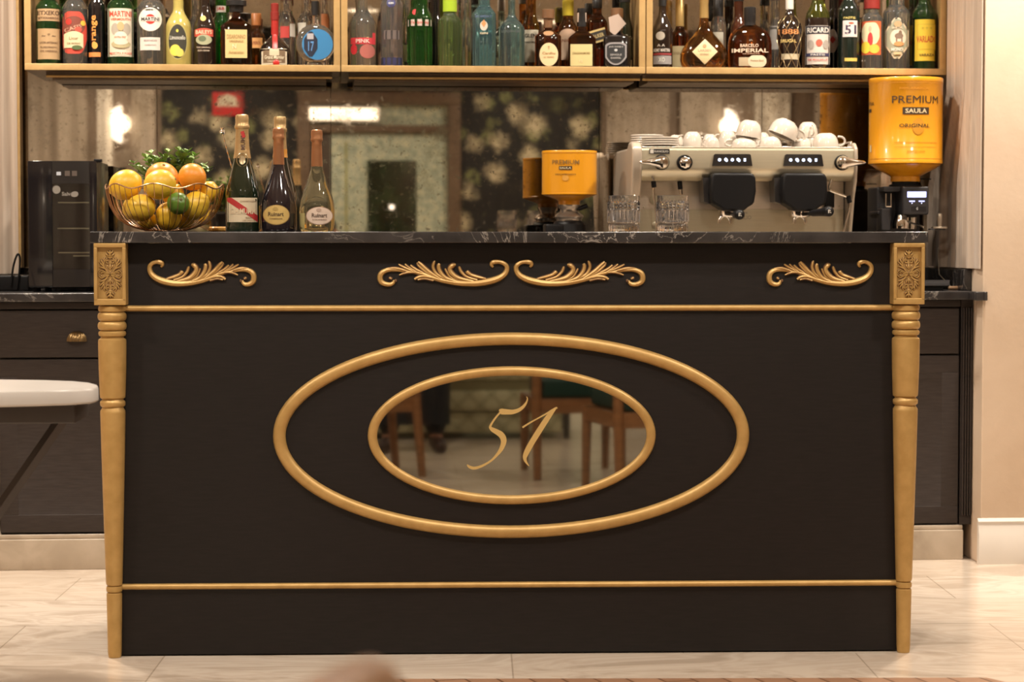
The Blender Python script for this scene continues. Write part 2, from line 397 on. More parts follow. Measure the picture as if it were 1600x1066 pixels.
fb = MB(); fb.box(6.1, 6.2, -10.2, 3.2, 0, CEIL, PLASTER); struct(fb.build('wall_right'))
fb = MB(); fb.box(-2.6, 2.6, .62, .72, 0, CEIL, PLASTER); struct(fb.build('wall_back', None, O, (0, 0, PHI)))
UR = bk(1534.5, 600, -.09)[0]; UL = bk(-70, 600, 0)[0]
fb = MB(); fb.box(UR, 6., -.09, .73, 0, CEIL, PLASTER, .004); struct(fb.build('wall_back_right', None, O, (0, 0, PHI)))
fb = MB(); fb.box(-4.4, UL, -.09, .73, 0, CEIL, PLASTER, .004); struct(fb.build('wall_back_left', None, O, (0, 0, PHI)))
def baseboard(name, ua, ub):
    b = MB(); pr = [(0, 0), (-.022, 0), (-.022, .105), (-.017, .112), (-.017, .122), (-.012, .130), (-.014, .142), (-.006, .150), (0, .152)]
    n = len(pr); vs = [(ua, -.09+y, z) for y, z in pr]+[(ub, -.09+y, z) for y, z in pr]
    b.add(vs, [[i, i+1, n+i+1, n+i] for i in range(n-1)]+[list(range(n)), list(range(n, 2*n))[::-1]], WHITESTONE, False)
    struct(b.build(name, None, O, (0, 0, PHI)))
baseboard('baseboard_right', UR-.012, 4.5); baseboard('baseboard_left', -4.4, UL+.01)
# stone plinth under the back cabinets, with a step
b = MB(); b.box(UL, UR-.03, .012, .6, 0, .100, PLINTH, .003); b.box(UL, UR-.03, .02, .6, .100, .116, PLINTH, .004); struct(b.build('trim_plinth', None, O, (0, 0, PHI)))
# black marble upstand along the back and right end of the back counter
b = MB(); zt = bk(1400, 417.5, .58)[1]
b.box(UL, UR, .585, .605, .905, zt, BM, .002); struct(b.build('trim_upstand', None, O, (0, 0, PHI)))
b = MB(); b.box(UR-.028, UR-.001, .04, .584, .905, zt, BM, .002); struct(b.build('trim_upstand_end', None, O, (0, 0, PHI)))
# mirror wall behind the shelves (sheets with real joints)
MZ0, MZ1 = zt+.001, 2.35
ml = thing('wall_mirror', 'foxed antique mirror sheets covering the wall behind the bottles and coffee machine', 'mirror', T(0, .6, MZ0), PHI)
u0, u1 = bk(34, 300, .6)[0], bk(1462, 300, .6)[0]
js = [u0]+[bk(p, 250, .6)[0] for p in (246, 517, 936, 1190)]+[u1]
for a, c in zip(js, js[1:]):
    b = MB(); b.box(a+.0008, c-.0008, -.002, .006, 0, MZ1-MZ0, AM); b.build('mirror_sheet', ml)

# wall behind the camera (seen in both mirrors)
YB = -9.96
FARW = mk_wood((.16, .115, .08), (.30, .23, .17), .5, (9, 9, .6), 'streaked_brown_stone')
b = MB(); b.box(-4.2, -1.45, YB-.1, YB, 0, CEIL, FARW); struct(b.build('wall_front'))
b = MB(); b.box(-1.45, -.27, YB-.1, YB, 0, CEIL, WP); b.box(-.27, 1.16, YB-.1, YB, 2.34, CEIL, WP); b.box(1.16, 2.42, YB-.1, YB, 0, CEIL, WP); struct(b.build('wall_front_papered'))
b = MB(); b.box(2.42, 6.2, YB-.1, YB, 0, CEIL, FARW); struct(b.build('wall_front_right'))
d = bpy.data.objects.new('door_1', None); C.objects.link(d); d.location = (.445, YB, 0); struct(d)
m_, n_, l_, b_ = new_mat('mottled_pale_green_panel'); nz_ = tex(n_, l_, 'Noise', 15., mapping(n_, l_), Detail=8., Roughness=.75)
l_.new(ramp(n_, l_, nz_.outputs['Fac'], [(.36, (.20, .25, .20)), (.50, (.38, .43, .34)), (.62, (.58, .58, .40)), (.70, (.36, .42, .34))]), b_.inputs['Base Color']); b_.inputs['Roughness'].default_value = .45; PG = m_
DG = M((.012, .022, .010), .12, var=.8, vscale=6., coat=.3, name='dark_green_glass'); DKW = mk_wood((.035, .022, .014), (.06, .04, .025), .5)
b = MB()
for s in (-1, 1): b.box(s*.66-.055, s*.66+.055, -.05, .05, 0, 2.229, DOORW, .008)
b.box(-.715, .715, -.05, .05, 2.23, 2.34, DOORW, .008); b.box(-.604, .604, -.04, .04, 1.985, 2.05, DOORW, .006); b.build('door_frame', d)
b = MB(); b.box(-.603, .603, -.03, -.01, 2.051, 2.228, PG); b.build('transom_panel', d)
b = MB(); b.box(-.603, -.425, -.03, .0, .01, 1.984, DKW, .004); b.build('door_leaf', d)
b = MB(); b.box(-.422, .603, -.03, .0, .01, 1.984, PG, .004); rl = b.build('door_leaf', d)
b = MB(); b.box(-.106, .327, .001, .006, .3, 1.74, DG); b.build('door_glass', rl)
b = MB(); b.box(-.30, -.285, .001, .008, .05, 1.9, M((.30, .30, .10), .5)); b.build('door_strip', rl)
t = thing('reflected_dot', 'glowing ball for a bright dot reflected in the dark door glass, seen in the mirror', 'lamp', (.55, YB+.045, 1.33))
b = MB(); b.sphere((0, 0, 0), .022, M((1, .9, .8), .5, emit=3., name='small_glow'), 16, 10); b.build('reflected_dot_ball', t)  # glowing ball added for the bright dot reflected in the glass
b = MB(); b.lathe([(.012, .02), (.012, .036)], CHROME, 12, mx=Matrix.Rotation(pi/2, 4, 'X')); b.build('wall_bracket', t)
# lit strip lamp over the door
t = thing('strip_lamp', 'lit white strip lamp across the top left of the panelled door, seen in the mirror', 'lamp', (.13, YB+.095, 2.14))
b = MB(); b.box(-.30, .30, -.02, .02, -.055, .055, M((1, .85, .66), .5, emit=3.2, name='lamp_glow'), .012); b.build('diffuser', t)
b = MB(); b.box(-.31, .31, -.035, -.021, -.06, .06, CHROME, .003); b.build('backplate', t)
t = thing('wall_notice', 'red wall notice with a pale panel on the dark floral wallpaper, seen in the mirror', 'notice', (-.875, YB+.012, 2.225))
b = MB(); b.box(-.13, .13, -.01, .004, -.10, .10, M((.42, .012, .012), .5)); b.prism([(-.10, -.02), (-.07, .06), (0, .085), (.07, .06), (.10, -.02)], .0045, .006, M((.55, .5, .38), .6)); b.build('board', t)
# curtains on the plaster parts of that wall, sconces between them
def curtain_mesh(b, ua, ub, y, z0, z1, amp, k, mat, seed=0, n=None, ease=0):
    rnd = random.Random(seed); n = n or int((ub-ua)*90)+8; ph = [rnd.uniform(0, 6.3) for _ in range(3)]; vs = []; fs = []
    zs = [z0, z0+(z1-z0)*.3, z0+(z1-z0)*.7, z1]
    for back in (0, 1):
        for i in range(n+1):
            u = ua+(ub-ua)*i/n
            o_ = sin(u*k+ph[0])*.6+sin(u*k*1.73+ph[1])*.3+sin(u*k*.43+ph[2])*.35
            if ease: o_ *= min(1, .1+(u-ua)/ease)
            for j, z in enumerate(zs): vs.append((u, y+amp*o_*(1.15-.3*j/3)+back*.004, z))
    m = len(zs); N = (n+1)*m
    for i in range(n):
        for j in range(m-1):
            q = [i*m+j, (i+1)*m+j, (i+1)*m+j+1, i*m+j+1]; fs.append(q); fs.append([N+a for a in q[::-1]])
    for i in range(n): fs.append([i*m, N+i*m, N+(i+1)*m, (i+1)*m]); fs.append([i*m+m-1, (i+1)*m+m-1, N+(i+1)*m+m-1, N+i*m+m-1])
    for j in range(m-1): fs.append([j, j+1, N+j+1, N+j]); fs.append([n*m+j, N+n*m+j, N+n*m+j+1, n*m+j+1])
    b.add(vs, fs, mat, True)
DC = mk_curtain((.30, .25, .19), (.48, .41, .33)); DC_LIT = mk_curtain((.72, .66, .56), (.85, .8, .7))  # the whiter cloth puts the sconce-lit streaks into the curtain colour
for i, (a, c, lb) in enumerate(((-2.62, -2.08, 'leftmost in the mirror, behind the wine cooler'), (-1.99, -1.86, 'narrow, paled as if lit, left of the sconce over the fruit bowl'), (-1.70, -1.50, 'between the left sconce and the dark wallpaper in the mirror'),
                              (2.46, 3.02, 'right of the dark floral wallpaper in the mirror, over the small tin'), (3.12, 3.50, 'behind the saucers, in the mirror'), (3.80, 4.12, 'paled as if lit, beside the right-hand sconce in the mirror'), (4.35, 5.3, 'rightmost in the mirror, behind the large orange tin'))):
    t = MB(); curtain_mesh(t, a, c, YB+.06, .03, 2.8, .03, 26, (DC_LIT if i in (1, 5) else DC), i); tag(t.build('curtain'), 'beige pleated curtain, '+lb, 'curtain', 'curtains reflected in the wall mirror')
for x, z, lb in ((-1.78, 2.04, 'glowing half-round wall sconce seen in the mirror above the wine cooler and fruit bowl'), (3.53, 2.05, 'glowing half-round wall sconce seen in the mirror above the coffee cups')):
    t = thing('wall_sconce', lb, 'lamp', (x, YB+.005, z))
    b = MB(); sg = -1 if x < 0 else 1; n_ = 20
    pts = [(0, -.16)]+[(sg*.125*sin(pi*i/n_), -.16*cos(pi*i/n_)) for i in range(1, n_)]+[(0, .16)]
    b.prism(pts if sg > 0 else pts[::-1], .03, .075, M((1, .90, .78), .5, emit=2.6, name='sconce_glow')); b.build('glass_shade', t)
    b = MB(); b.lathe([(.03, -.05), (.03, .05)], GOLD, 16, (0, .02, 0), dr=.5); b.build('wall_bracket', t)
    l = bpy.data.lights.new('sconce_light', 'POINT'); l.energy = 1.2; l.color = (1, .8, .58); l.shadow_soft_size = .08
    o = bpy.data.objects.new('sconce_light', l); C.objects.link(o); o.location = (x, YB+.19, z)
# downlight fixtures, unseen; those before the bar and far wall added for light
for i, (x, y, W_, sz, lb) in enumerate(LAMPS):
    t = thing('unseen_ceiling_downlight', lb, 'lamp', (x, y, CEIL), group='unseen recessed ceiling downlights, some added')
    b = MB(); r = sz/2
    b.lathe([(r+.03, 0), (r+.03, -.012), (r+.015, -.016), (r+.004, -.012), (r+.004, 0)], M((.7, .66, .6), .4), 32, cap=False); b.build('trim_ring', t)
    b = MB(); b.lathe([(r, -.004), (r, -.010)], M((1, .84, .64), .5, emit=4., name='downlight_glow'), 32); b.build('diffuser', t)

# ================================================================== BACK RUN: cabinets, counter
uc0, uc1 = bk(-5, 600, 0)[0], bk(1503, 600, 0)[0]; CWD = (uc1-uc0)/5
def frame_panel(b, x0, x1, z0, z1, st, y, mat, depth=.008, thick=.02):
    """shaker door: stiles and rails around a recessed bevelled panel; front face at y"""
    b.box(x0, x1, y, y+thick, z0, z0+st, mat, .0015); b.box(x0, x1, y, y+thick, z1-st, z1, mat, .0015)
    b.box(x0, x0+st, y, y+thick, z0+st, z1-st, mat, .0015); b.box(x1-st, x1, y, y+thick, z0+st, z1-st, mat, .0015)
    a, c, d_, e = x0+st, x1-st, z0+st, z1-st; m = .018
    vs = [(a, y+.001, d_), (c, y+.001, d_), (c, y+.001, e), (a, y+.001, e), (a+m, y+depth, d_+m), (c-m, y+depth, d_+m), (c-m, y+depth, e-m), (a+m, y+depth, e-m)]
    b.add(vs, [[0, 1, 5, 4], [1, 2, 6, 5], [2, 3, 7, 6], [3, 0, 4, 7], [4, 5, 6, 7]], mat, False)
names = ['with its brass pull beside the left column', 'hidden behind the left of the bar', 'hidden behind the middle of the bar', 'hidden behind the right of the bar', 'rightmost, beside the fluted pilaster']
HB = M((.30, .20, .09), .3, .9, name='aged_brass')
for i in range(5):
    a = uc0+i*CWD
    t = bthing('base_cabinet', 'dark brown base cabinet under the back counter, '+names[i], 'cabinet', a+CWD/2, .02, .118, group='base cabinets under the back counter')
    h = .755; w2 = CWD/2-.001
    b = MB(); b.box(-w2, w2, .022, .56, 0, h, CW); b.box(-w2, w2, .0, .022, h-.022, h, CW, .002); b.build('body', t)
    dr = MB(); dr.box(-w2+.004, w2-.004, 0, .02, h-.022-.158, h-.026, CW, .004); do = dr.build('drawer', t)
    hd = MB(); zc = bk(119, 534, 0)[1]-.118 if i == 0 else h-.115; xc = bk(119, 526, 0)[0]-(a+CWD/2) if i == 0 else 0
    # shell cup pull: ribs fanned over a half dome
    hd.lathe([(.031*cos(pi/2*k/6), .034*sin(pi/2*k/6)) for k in range(7)], HB, 72, (xc, 0, zc), dr=.75, cap=False, fn=lambda a_, z: 1+.09*cos(a_*18)); hd.build('handle', do)
    dd = MB(); frame_panel(dd, -w2+.004, w2-.004, .004, h-.186, .058, 0, CW); dob = dd.build('door', t)
b = MB(); ua, ub = uc1+.001, UR-.0015; b.box(0, ub-ua, .02, .56, 0, .755, CW)
for k in range(4): b.box(.004+k*(ub-ua-.006)/4, .004+k*(ub-ua-.006)/4+(ub-ua)/4*.62, .008, .021, .03, .73, CW, .003)
tag(b.build('pilaster', None, T(ua, 0, .118), (0, 0, PHI)), 'dark brown fluted pilaster closing the right end of the back cabinets', 'pilaster')
b = MB(); ue = bk(1543, 460, -.11)[0]; b.box(UL+.001, UR-.002, -.028, .583, .875, .904, BM, .004); b.box(UR-.03, UR-.0025, -.113, -.0285, .875, .904, BM, .003); b.box(UR-.0025, ue, -.113, -.0905, .875, .904, BM, .003)
tag(b.build('back_counter', None, O, (0, 0, PHI)), 'long black veined marble back counter under the wine cooler and coffee machine', 'countertop')
# curtains at both ends of the niche
b = MB(); rnd = random.Random(3); vs = []; fs = []; N_ = 90
zs = [zt+.004, zt+.2, 1.25, 1.42, 1.58, 2.2, 2.75]; m_ = len(zs)
for back in (0, 1):
    for i in range(N_+1):
        for j_, z in enumerate(zs):
            q = i/N_; x = -.086+q*(.086+(.50 if z < 1.26 else .39 if z < 1.5 else .283)); g = min(1, .12+q/.3)
            vs.append((x, .0125*g*(sin(q*38)*.6+sin(q*63+1)*.35+sin(q*17+2)*.3)*(1.1-.04*j_)+back*.003, z))
K2 = (N_+1)*m_
for i in range(N_):
    for j_ in range(m_-1): q = [i*m_+j_, (i+1)*m_+j_, (i+1)*m_+j_+1, i*m_+j_+1]; fs += [q, [K2+a_ for a_ in q[::-1]]]
    fs += [[i*m_, K2+i*m_, K2+(i+1)*m_, (i+1)*m_], [i*m_+m_-1, (i+1)*m_+m_-1, K2+(i+1)*m_+m_-1, K2+i*m_+m_-1]]
for j_ in range(m_-1): fs += [[j_, j_+1, K2+j_+1, K2+j_], [N_*m_+j_, K2+N_*m_+j_, K2+N_*m_+j_+1, N_*m_+j_+1]]
b.add(vs, fs, CURT, True)
tag(b.build('curtain', None, T(UR-.009, 0, 0), (0, 0, PHI+pi/2+.03)), 'cream pleated curtain hanging at the right end of the shelves beside the wall', 'curtain')
b = MB(); curtain_mesh(b, bk(-66, 300, .5)[0], bk(28, 300, .5)[0], .5, bk(20, 428, .5)[1], 2.75, .016, 75, CURT, 5, 60)
tag(b.build('curtain', None, O, (0, 0, PHI)), 'cream pleated curtain at the left edge beside the wine cooler', 'curtain')
b = MB(); a = bk(28.5, 300, .5)[0]; b.box(a, a+.010, .49, .56, zt+.002, 2.6, GOLD2, .002); struct(b.build('trim_1', None, O, (0, 0, PHI)))

# ================================================================== BOTTLE SHELVES
V0 = .30; ZB = bk(800, 113.5, V0)[1]; LIP = bk(800, 103.5, V0)[1]-ZB; ZS = ZB+LIP-.006
SEC = [(38, 532), (533, 1009), (1010, 1479.5)]
SG = mk_wood((.085, .055, .030), (.12, .08, .045), .35, (18, 2, 2), 'bronze_underside')
for i, (pa, pb) in enumerate(SEC):
    ua, ub = bk(pa, 60, V0)[0], bk(pb, 60, V0)[0]; W_ = ub-ua
    if i == 2: ub = min(ub, UR-.021)
    W_ = ub-ua; H_ = .42; L = LIP
    t = bthing('bottle_shelf', 'gold-edged open wall shelf full of bottles, '+['left of the three', 'middle of the three', 'right of the three'][i], 'shelf', ua, V0, ZB, group='gold-edged bottle shelves')
    b = MB()
    b.box(0, W_-.001, 0, .015, 0, L, GOLD2, .001); b.box(0, L, 0, .015, L, H_, GOLD2, .001); b.box(W_-L-.001, W_-.001, 0, .015, L, H_, GOLD2, .001); b.box(0, W_-.001, 0, .015, H_, H_+L, GOLD2, .001)
    b.build('front_frame', t)
    b = MB(); b.box(.001, W_-.002, .0152, .296, 0, ZS-ZB, SG); b.build('bottom_board', t)
    for xx in (.001, W_-.017):
        b = MB(); b.box(xx, xx+.015, .0152, .296, ZS-ZB+.0005, H_+.0015, GOLD2); b.build('side_board', t)
    ra = bk((72, 545, 1003)[i], 120, .345)[0]-ua; rb = bk((519, 1000, 1440)[i], 120, .345)[0]-ua
    b = MB(); b.box(ra, rb, .045, .05, -.016, -.0005, SG); b.box(ra, rb, .040, .05, -.022, -.014, GOLD, .002); b.box(ra+.02, rb-.02, .052, .27, -.030, -.0005, SG, .003); b.build('underside_rail', t)
# ================================================================== THE BAR
HWB = 1.0255
bar = thing('bar_counter', 'black bar counter with gold turned corner columns, gold scrollwork and an oval number 51 mirror', 'bar')
FY = .0                                        # front face of the panel
b = MB(); b.box(-HWB+.004, HWB-.004, FY, FY+.02, .004, 1.0705, BW, .001); b.build('front_panel', bar)
b = MB()
for s in (-1, 1): b.box(s*(HWB-.014)-.010, s*(HWB-.014)+.010, FY+.021, .56, .004, 1.0705, BW)
b.box(-HWB+.0245, HWB-.0245, .30, .32, .004, 1.06, BW); b.build('carcass', bar)
wt = MB(); xa, xb = br(141.5, 370, -.03)[0], br(1449, 370, -.03)[0]
wt.box(xa, xb, -.045, .62, 1.0712, 1.1, BM, .003)
tag(wt.build('bar_worktop'), 'black veined marble slab with a polished edge on top of the gold-columned bar', 'countertop')
TOP = 1.1001
# turned corner columns: radii in photo px (600 px/m) against z
def zz(y): return br(800, y, -.03)[1]
def column(sx):
    cx = sx*(HWB+.001); K = 1/606.
    prof = [(477, 18.5), (478, 20.5), (482, 21.5), (486, 20.5), (487.2, 17.8), (488.5, 20.5), (491, 22), (494, 22.4), (497, 22), (500, 20.5), (501.5, 17.4), (503, 20.5), (506, 22), (509, 22.3), (512, 22), (514.5, 20.5), (516, 17.4),
            (517.5, 20.5), (520.5, 21.5), (524, 20.5), (525.5, 17.6), (527.5, 17.8), (530, 21.3), (533, 21.8), (575, 21.3), (616, 19.9), (620.5, 19.4), (622.6, 16.4), (624.2, 16.6), (626.5, 19.2), (629.5, 19.7), (633, 19.2), (635.4, 16.4), (637, 16.8), (641, 19.2), (645, 19.4),
            (700, 18.3), (760, 16.8), (830, 15), (890, 13.4), (908, 12.9), (912, 12.2), (913.6, 9.9), (915, 12), (918.5, 12.7), (922.5, 12), (923.8, 9.9), (925.5, 12), (928, 12.2), (975, 11.4), (1015, 10.8), (1021, 10.3), (1022, 9.6)]
    pr = [(r*K, zz(y)) for y, r in prof]; pr[-1] = (pr[-1][0], .0005)
    b = MB(); b.lathe(pr, GOLD, 48, (cx, FY-.012, 0)); col = b.build('column', bar)
    # square head with carved panel
    z1, z0 = 1.0705, zz(476); w2 = .0405; y0, y1 = FY-.050, FY+.030
    b = MB(); cz = (z0+z1)/2; hh = (z1-z0)/2
    b.box(cx-w2, cx+w2, y0+.010, y1, z0, z1, GOLD, .003)
    fr = .0105
    b.box(cx-w2, cx+w2, y0, y0+.011, z0, z0+fr*1.5, GOLD, .002); b.box(cx-w2, cx+w2, y0, y0+.011, z1-fr, z1, GOLD, .002)
    b.box(cx-w2, cx-w2+fr*.85, y0, y0+.011, z0+fr, z1-fr, GOLD, .002); b.box(cx+w2-fr*.85, cx+w2, y0, y0+.011, z0+fr, z1-fr, GOLD, .002)
    hd = b.build('column_head', col)
    b = MB(); X = (w2-fr)/100.; Z = (hh-fr*1.2)/230.; yy = y0+.0095; UPV = Vector((0, 1, 0))
    RELIEF = [   # strokes in (x, z, radius) units: half panel 100 wide, 230 high; mirrored four ways
        [(0, 0, 5), (35, 35, 5), (52, 80, 5), (46, 118, 5), (22, 140, 4)],
        [(0, 0, 5), (40, 18, 5), (72, 34, 5), (96, 14, 5), (94, 0, 4)],
        [(8, 100, 4), (28, 98, 5), (34, 118, 5), (18, 124, 5), (16, 110, 4)],
        [(0, 40, 4), (0, 62, 8), (0, 88, 2)], [(8, 50, 3), (18, 68, 6), (20, 84, 2)],
        [(44, 8, 3), (60, 18, 5), (78, 14, 4), (72, 4, 3)], [(20, 4, 3), (38, 5, 5), (50, 2, 2)],
        [(18, 30, 3), (55, 55, 8), (92, 66, 3)], [(50, 60, 3), (66, 82, 8), (94, 108, 2)], [(54, 84, 3), (66, 108, 7), (80, 134, 2)], [(50, 108, 3), (52, 130, 6), (44, 150, 2)],
        [(0, 138, 4), (10, 150, 7), (26, 152, 3)], [(4, 160, 3), (22, 168, 8), (34, 184, 3)], [(2, 176, 3), (12, 190, 8), (26, 206, 3)], [(0, 150, 4), (0, 180, 9), (0, 216, 3)]]
    for st in RELIEF:
        st = cr(st, 3)
        for sx_ in (-1, 1):
            if sx_ == -1 and max(abs(p[0]) for p in st) < 1: continue
            for sz_ in (-1, 1):
                b.tube([(cx+sx_*p[0]*X, yy, cz+sz_*p[1]*Z) for p in st], [max(p[2], 1)*X*1.0+.0003 for p in st], GOLD, 6, 1.8, up=UPV)
                b.tube([(cx+sx_*p[0]*X, yy+.0002, cz+sz_*p[1]*Z) for p in st], [max(p[2], 1)*X*1.25+.0011 for p in st], RECESS_SHADE, 6, .35, up=UPV)
    b.build('carved_relief', col)
RECESS_SHADE = M((.13, .06, .022), .6, name='brown_recess_shade')  # brown strokes paint the shade around the relief and between the leaves
for s in (-1, 1): column(s)
# horizontal half-round rails
for yl in (482, 916.5):
    z = zz(yl); b = MB()
    n = 2; b.tube([(-HWB+.012, FY-.001, z), (HWB-.012, FY-.001, z)], .0078, GOLD, 16, 1.2, up=Vector((0, 1, 0))); b.build('gold_rail', bar)
# ovals
ex, ez = br(800, 680.5, FY); K = 1/603.
def oval(a, c, r, name, fl_=.9):
    b = MB(); N = 120
    b.tube([(ex+a*cos(2*pi*i/N), FY-.002, ez+c*sin(2*pi*i/N)) for i in range(N)], r, GOLD, 16, fl_, closed=True, up=Vector((0, 1, 0))); return b.build(name, bar)
oval(363*K, 151.5*K, .0165, 'outer_oval_molding'); of = oval(218*K, 101*K, .0125, 'inner_oval_molding')
b = MB(); N = 96; b.prism([(ex+214*K*cos(2*pi*i/N), ez+97*K*sin(2*pi*i/N)) for i in range(N)], FY-.004, FY-.0005, MIRROR); mir = b.build('oval_mirror', bar); mir['label'] = 'dark reflecting oval mirror'
def S51(x, y): return br(550+x/3.2, 560+y/3.2, FY-.004)
NUM = M((.58, .40, .15), .4, .3, name='gold_number')
b = MB()
for st in ([(738, 268, 6), (745, 266, 14), (775, 268, 13), (805, 268, 11), (835, 258, 9), (858, 240, 7), (873, 218, 4), (877, 200, 2.5), (872, 192, 1.5)],
           [(750, 262, 4), (728, 285, 4.5), (710, 308, 4.5), (696, 330, 5), (690, 345, 6)],
           [(688, 342, 5), (700, 355, 10), (724, 368, 13), (745, 382, 15), (757, 402, 15), (757, 425, 13), (745, 455, 10), (725, 482, 7), (700, 508, 5), (670, 528, 5), (640, 542, 6), (612, 549, 7), (592, 545, 7), (581, 538, 5), (576, 531, 2)],
           [(852, 346, 4), (890, 322, 3.5), (930, 300, 3), (970, 278, 3.5), (1000, 260, 5), (1026, 246, 4)],
           [(1020, 247, 4), (1000, 268, 10), (975, 302, 13), (945, 348, 14), (915, 395, 14), (890, 437, 14), (872, 472, 13), (864, 495, 10), (867, 512, 7), (876, 527, 4), (885, 538, 1.5)]):
    st = cr(st, 4); P = [(*S51(p[0], p[1]), p[2]*K/3.2) for p in st]; OFF = globals().get('OFF', 0)+.00025
    ribbon(b, P, NUM, FY-.0060-OFF, FY-.0042)
b.build('number_51', mir)
# acanthus scrolls: strokes traced on the crop (5.333x) of the left one
ACAN = [
 [(592, 306, 10), (603, 290, 17), (598, 270, 22), (577, 262, 23), (550, 262, 20), (520, 275, 20), (500, 300, 22), (500, 335, 24), (520, 372, 26), (560, 402, 29), (620, 425, 31), (700, 440, 30), (780, 442, 28), (860, 434, 26), (940, 416, 24), (1010, 392, 22), (1070, 366, 20), (1130, 348, 18), (1190, 340, 16), (1250, 330, 16), (1310, 330, 20), (1350, 350, 25), (1366, 385, 26), (1360, 425, 25), (1330, 447, 22), (1295, 450, 19), (1275, 435, 16), (1272, 415, 10)],
 [(640, 405, 8), (700, 388, 14), (745, 370, 14), (770, 347, 17), (776, 340, 10)],
 [(700, 415, 10), (770, 390, 12), (808, 350, 12), (822, 315, 11), (824, 300, 7)],
 [(730, 425, 12), (830, 398, 20), (880, 352, 22), (888, 315, 20), (868, 292, 20), (848, 286, 10)],
 [(810, 428, 10), (880, 395, 11), (908, 350, 10), (922, 318, 7)],
 [(830, 432, 12), (915, 398, 18), (955, 345, 18), (966, 300, 17), (958, 278, 11)],
 [(900, 415, 12), (975, 368, 14), (1003, 312, 13), (998, 272, 11), (990, 254, 6)],
 [(950, 410, 12), (1030, 345, 17), (1075, 295, 15), (1105, 262, 9)],
 [(1000, 385, 10), (1060, 340, 11), (1105, 292, 9), (1112, 268, 5)],
 [(1070, 355, 9), (1125, 322, 11), (1158, 290, 8)],
 [(1120, 345, 9), (1165, 312, 9), (1196, 282, 7)],
 [(1140, 340, 9), (1195, 312, 10), (1240, 284, 7)],
 [(1190, 335, 9), (1260, 315, 11), (1326, 318, 5)],
 [(980, 405, 10), (1050, 384, 13), (1100, 388, 12), (1130, 408, 11)],
 [(1000, 418, 8), (1060, 402, 8), (1108, 412, 7)],
 [(1110, 352, 8), (1175, 350, 9), (1234, 372, 6)],
 [(1284, 405, 7), (1300, 396, 9), (1306, 392, 4)], [(1262, 428, 6), (1258, 418, 6), (1262, 408, 3)]]
def acan(px0, px1, flip, label):
    sx = (px1-px0)/(1392-472); b = MB()
    for i, st in enumerate(ACAN):
        st = cr(st, 4); P = []; R = []
        for x, y, r in st:
            t = (x-472)*sx; px = px1-t if flip else px0+t
            X, Z = br(px, 360+y/5.333, FY); k = (1. if i else .8)
            ride = 0 if i == 0 else .0035
            P.append((X, FY-.001-ride, Z)); R.append(r*.93*K/5.333)
        b.tube(P, R, GOLD, 8, 1.25, up=Vector((0, 1, 0)))
        if i: b.tube(P, [q+.0013 for q in R[:-2]]+[R[-2]+.0004, R[-1]*.5], RECESS_SHADE, 8, .75, up=Vector((0, 1, 0)))
    o = b.build('acanthus_scroll', bar); return o
acan(229, 401.5, False, ''); acan(588, 798, True, ''); acan(800.5, 1010, False, ''); acan(1197, 1366, True, '')
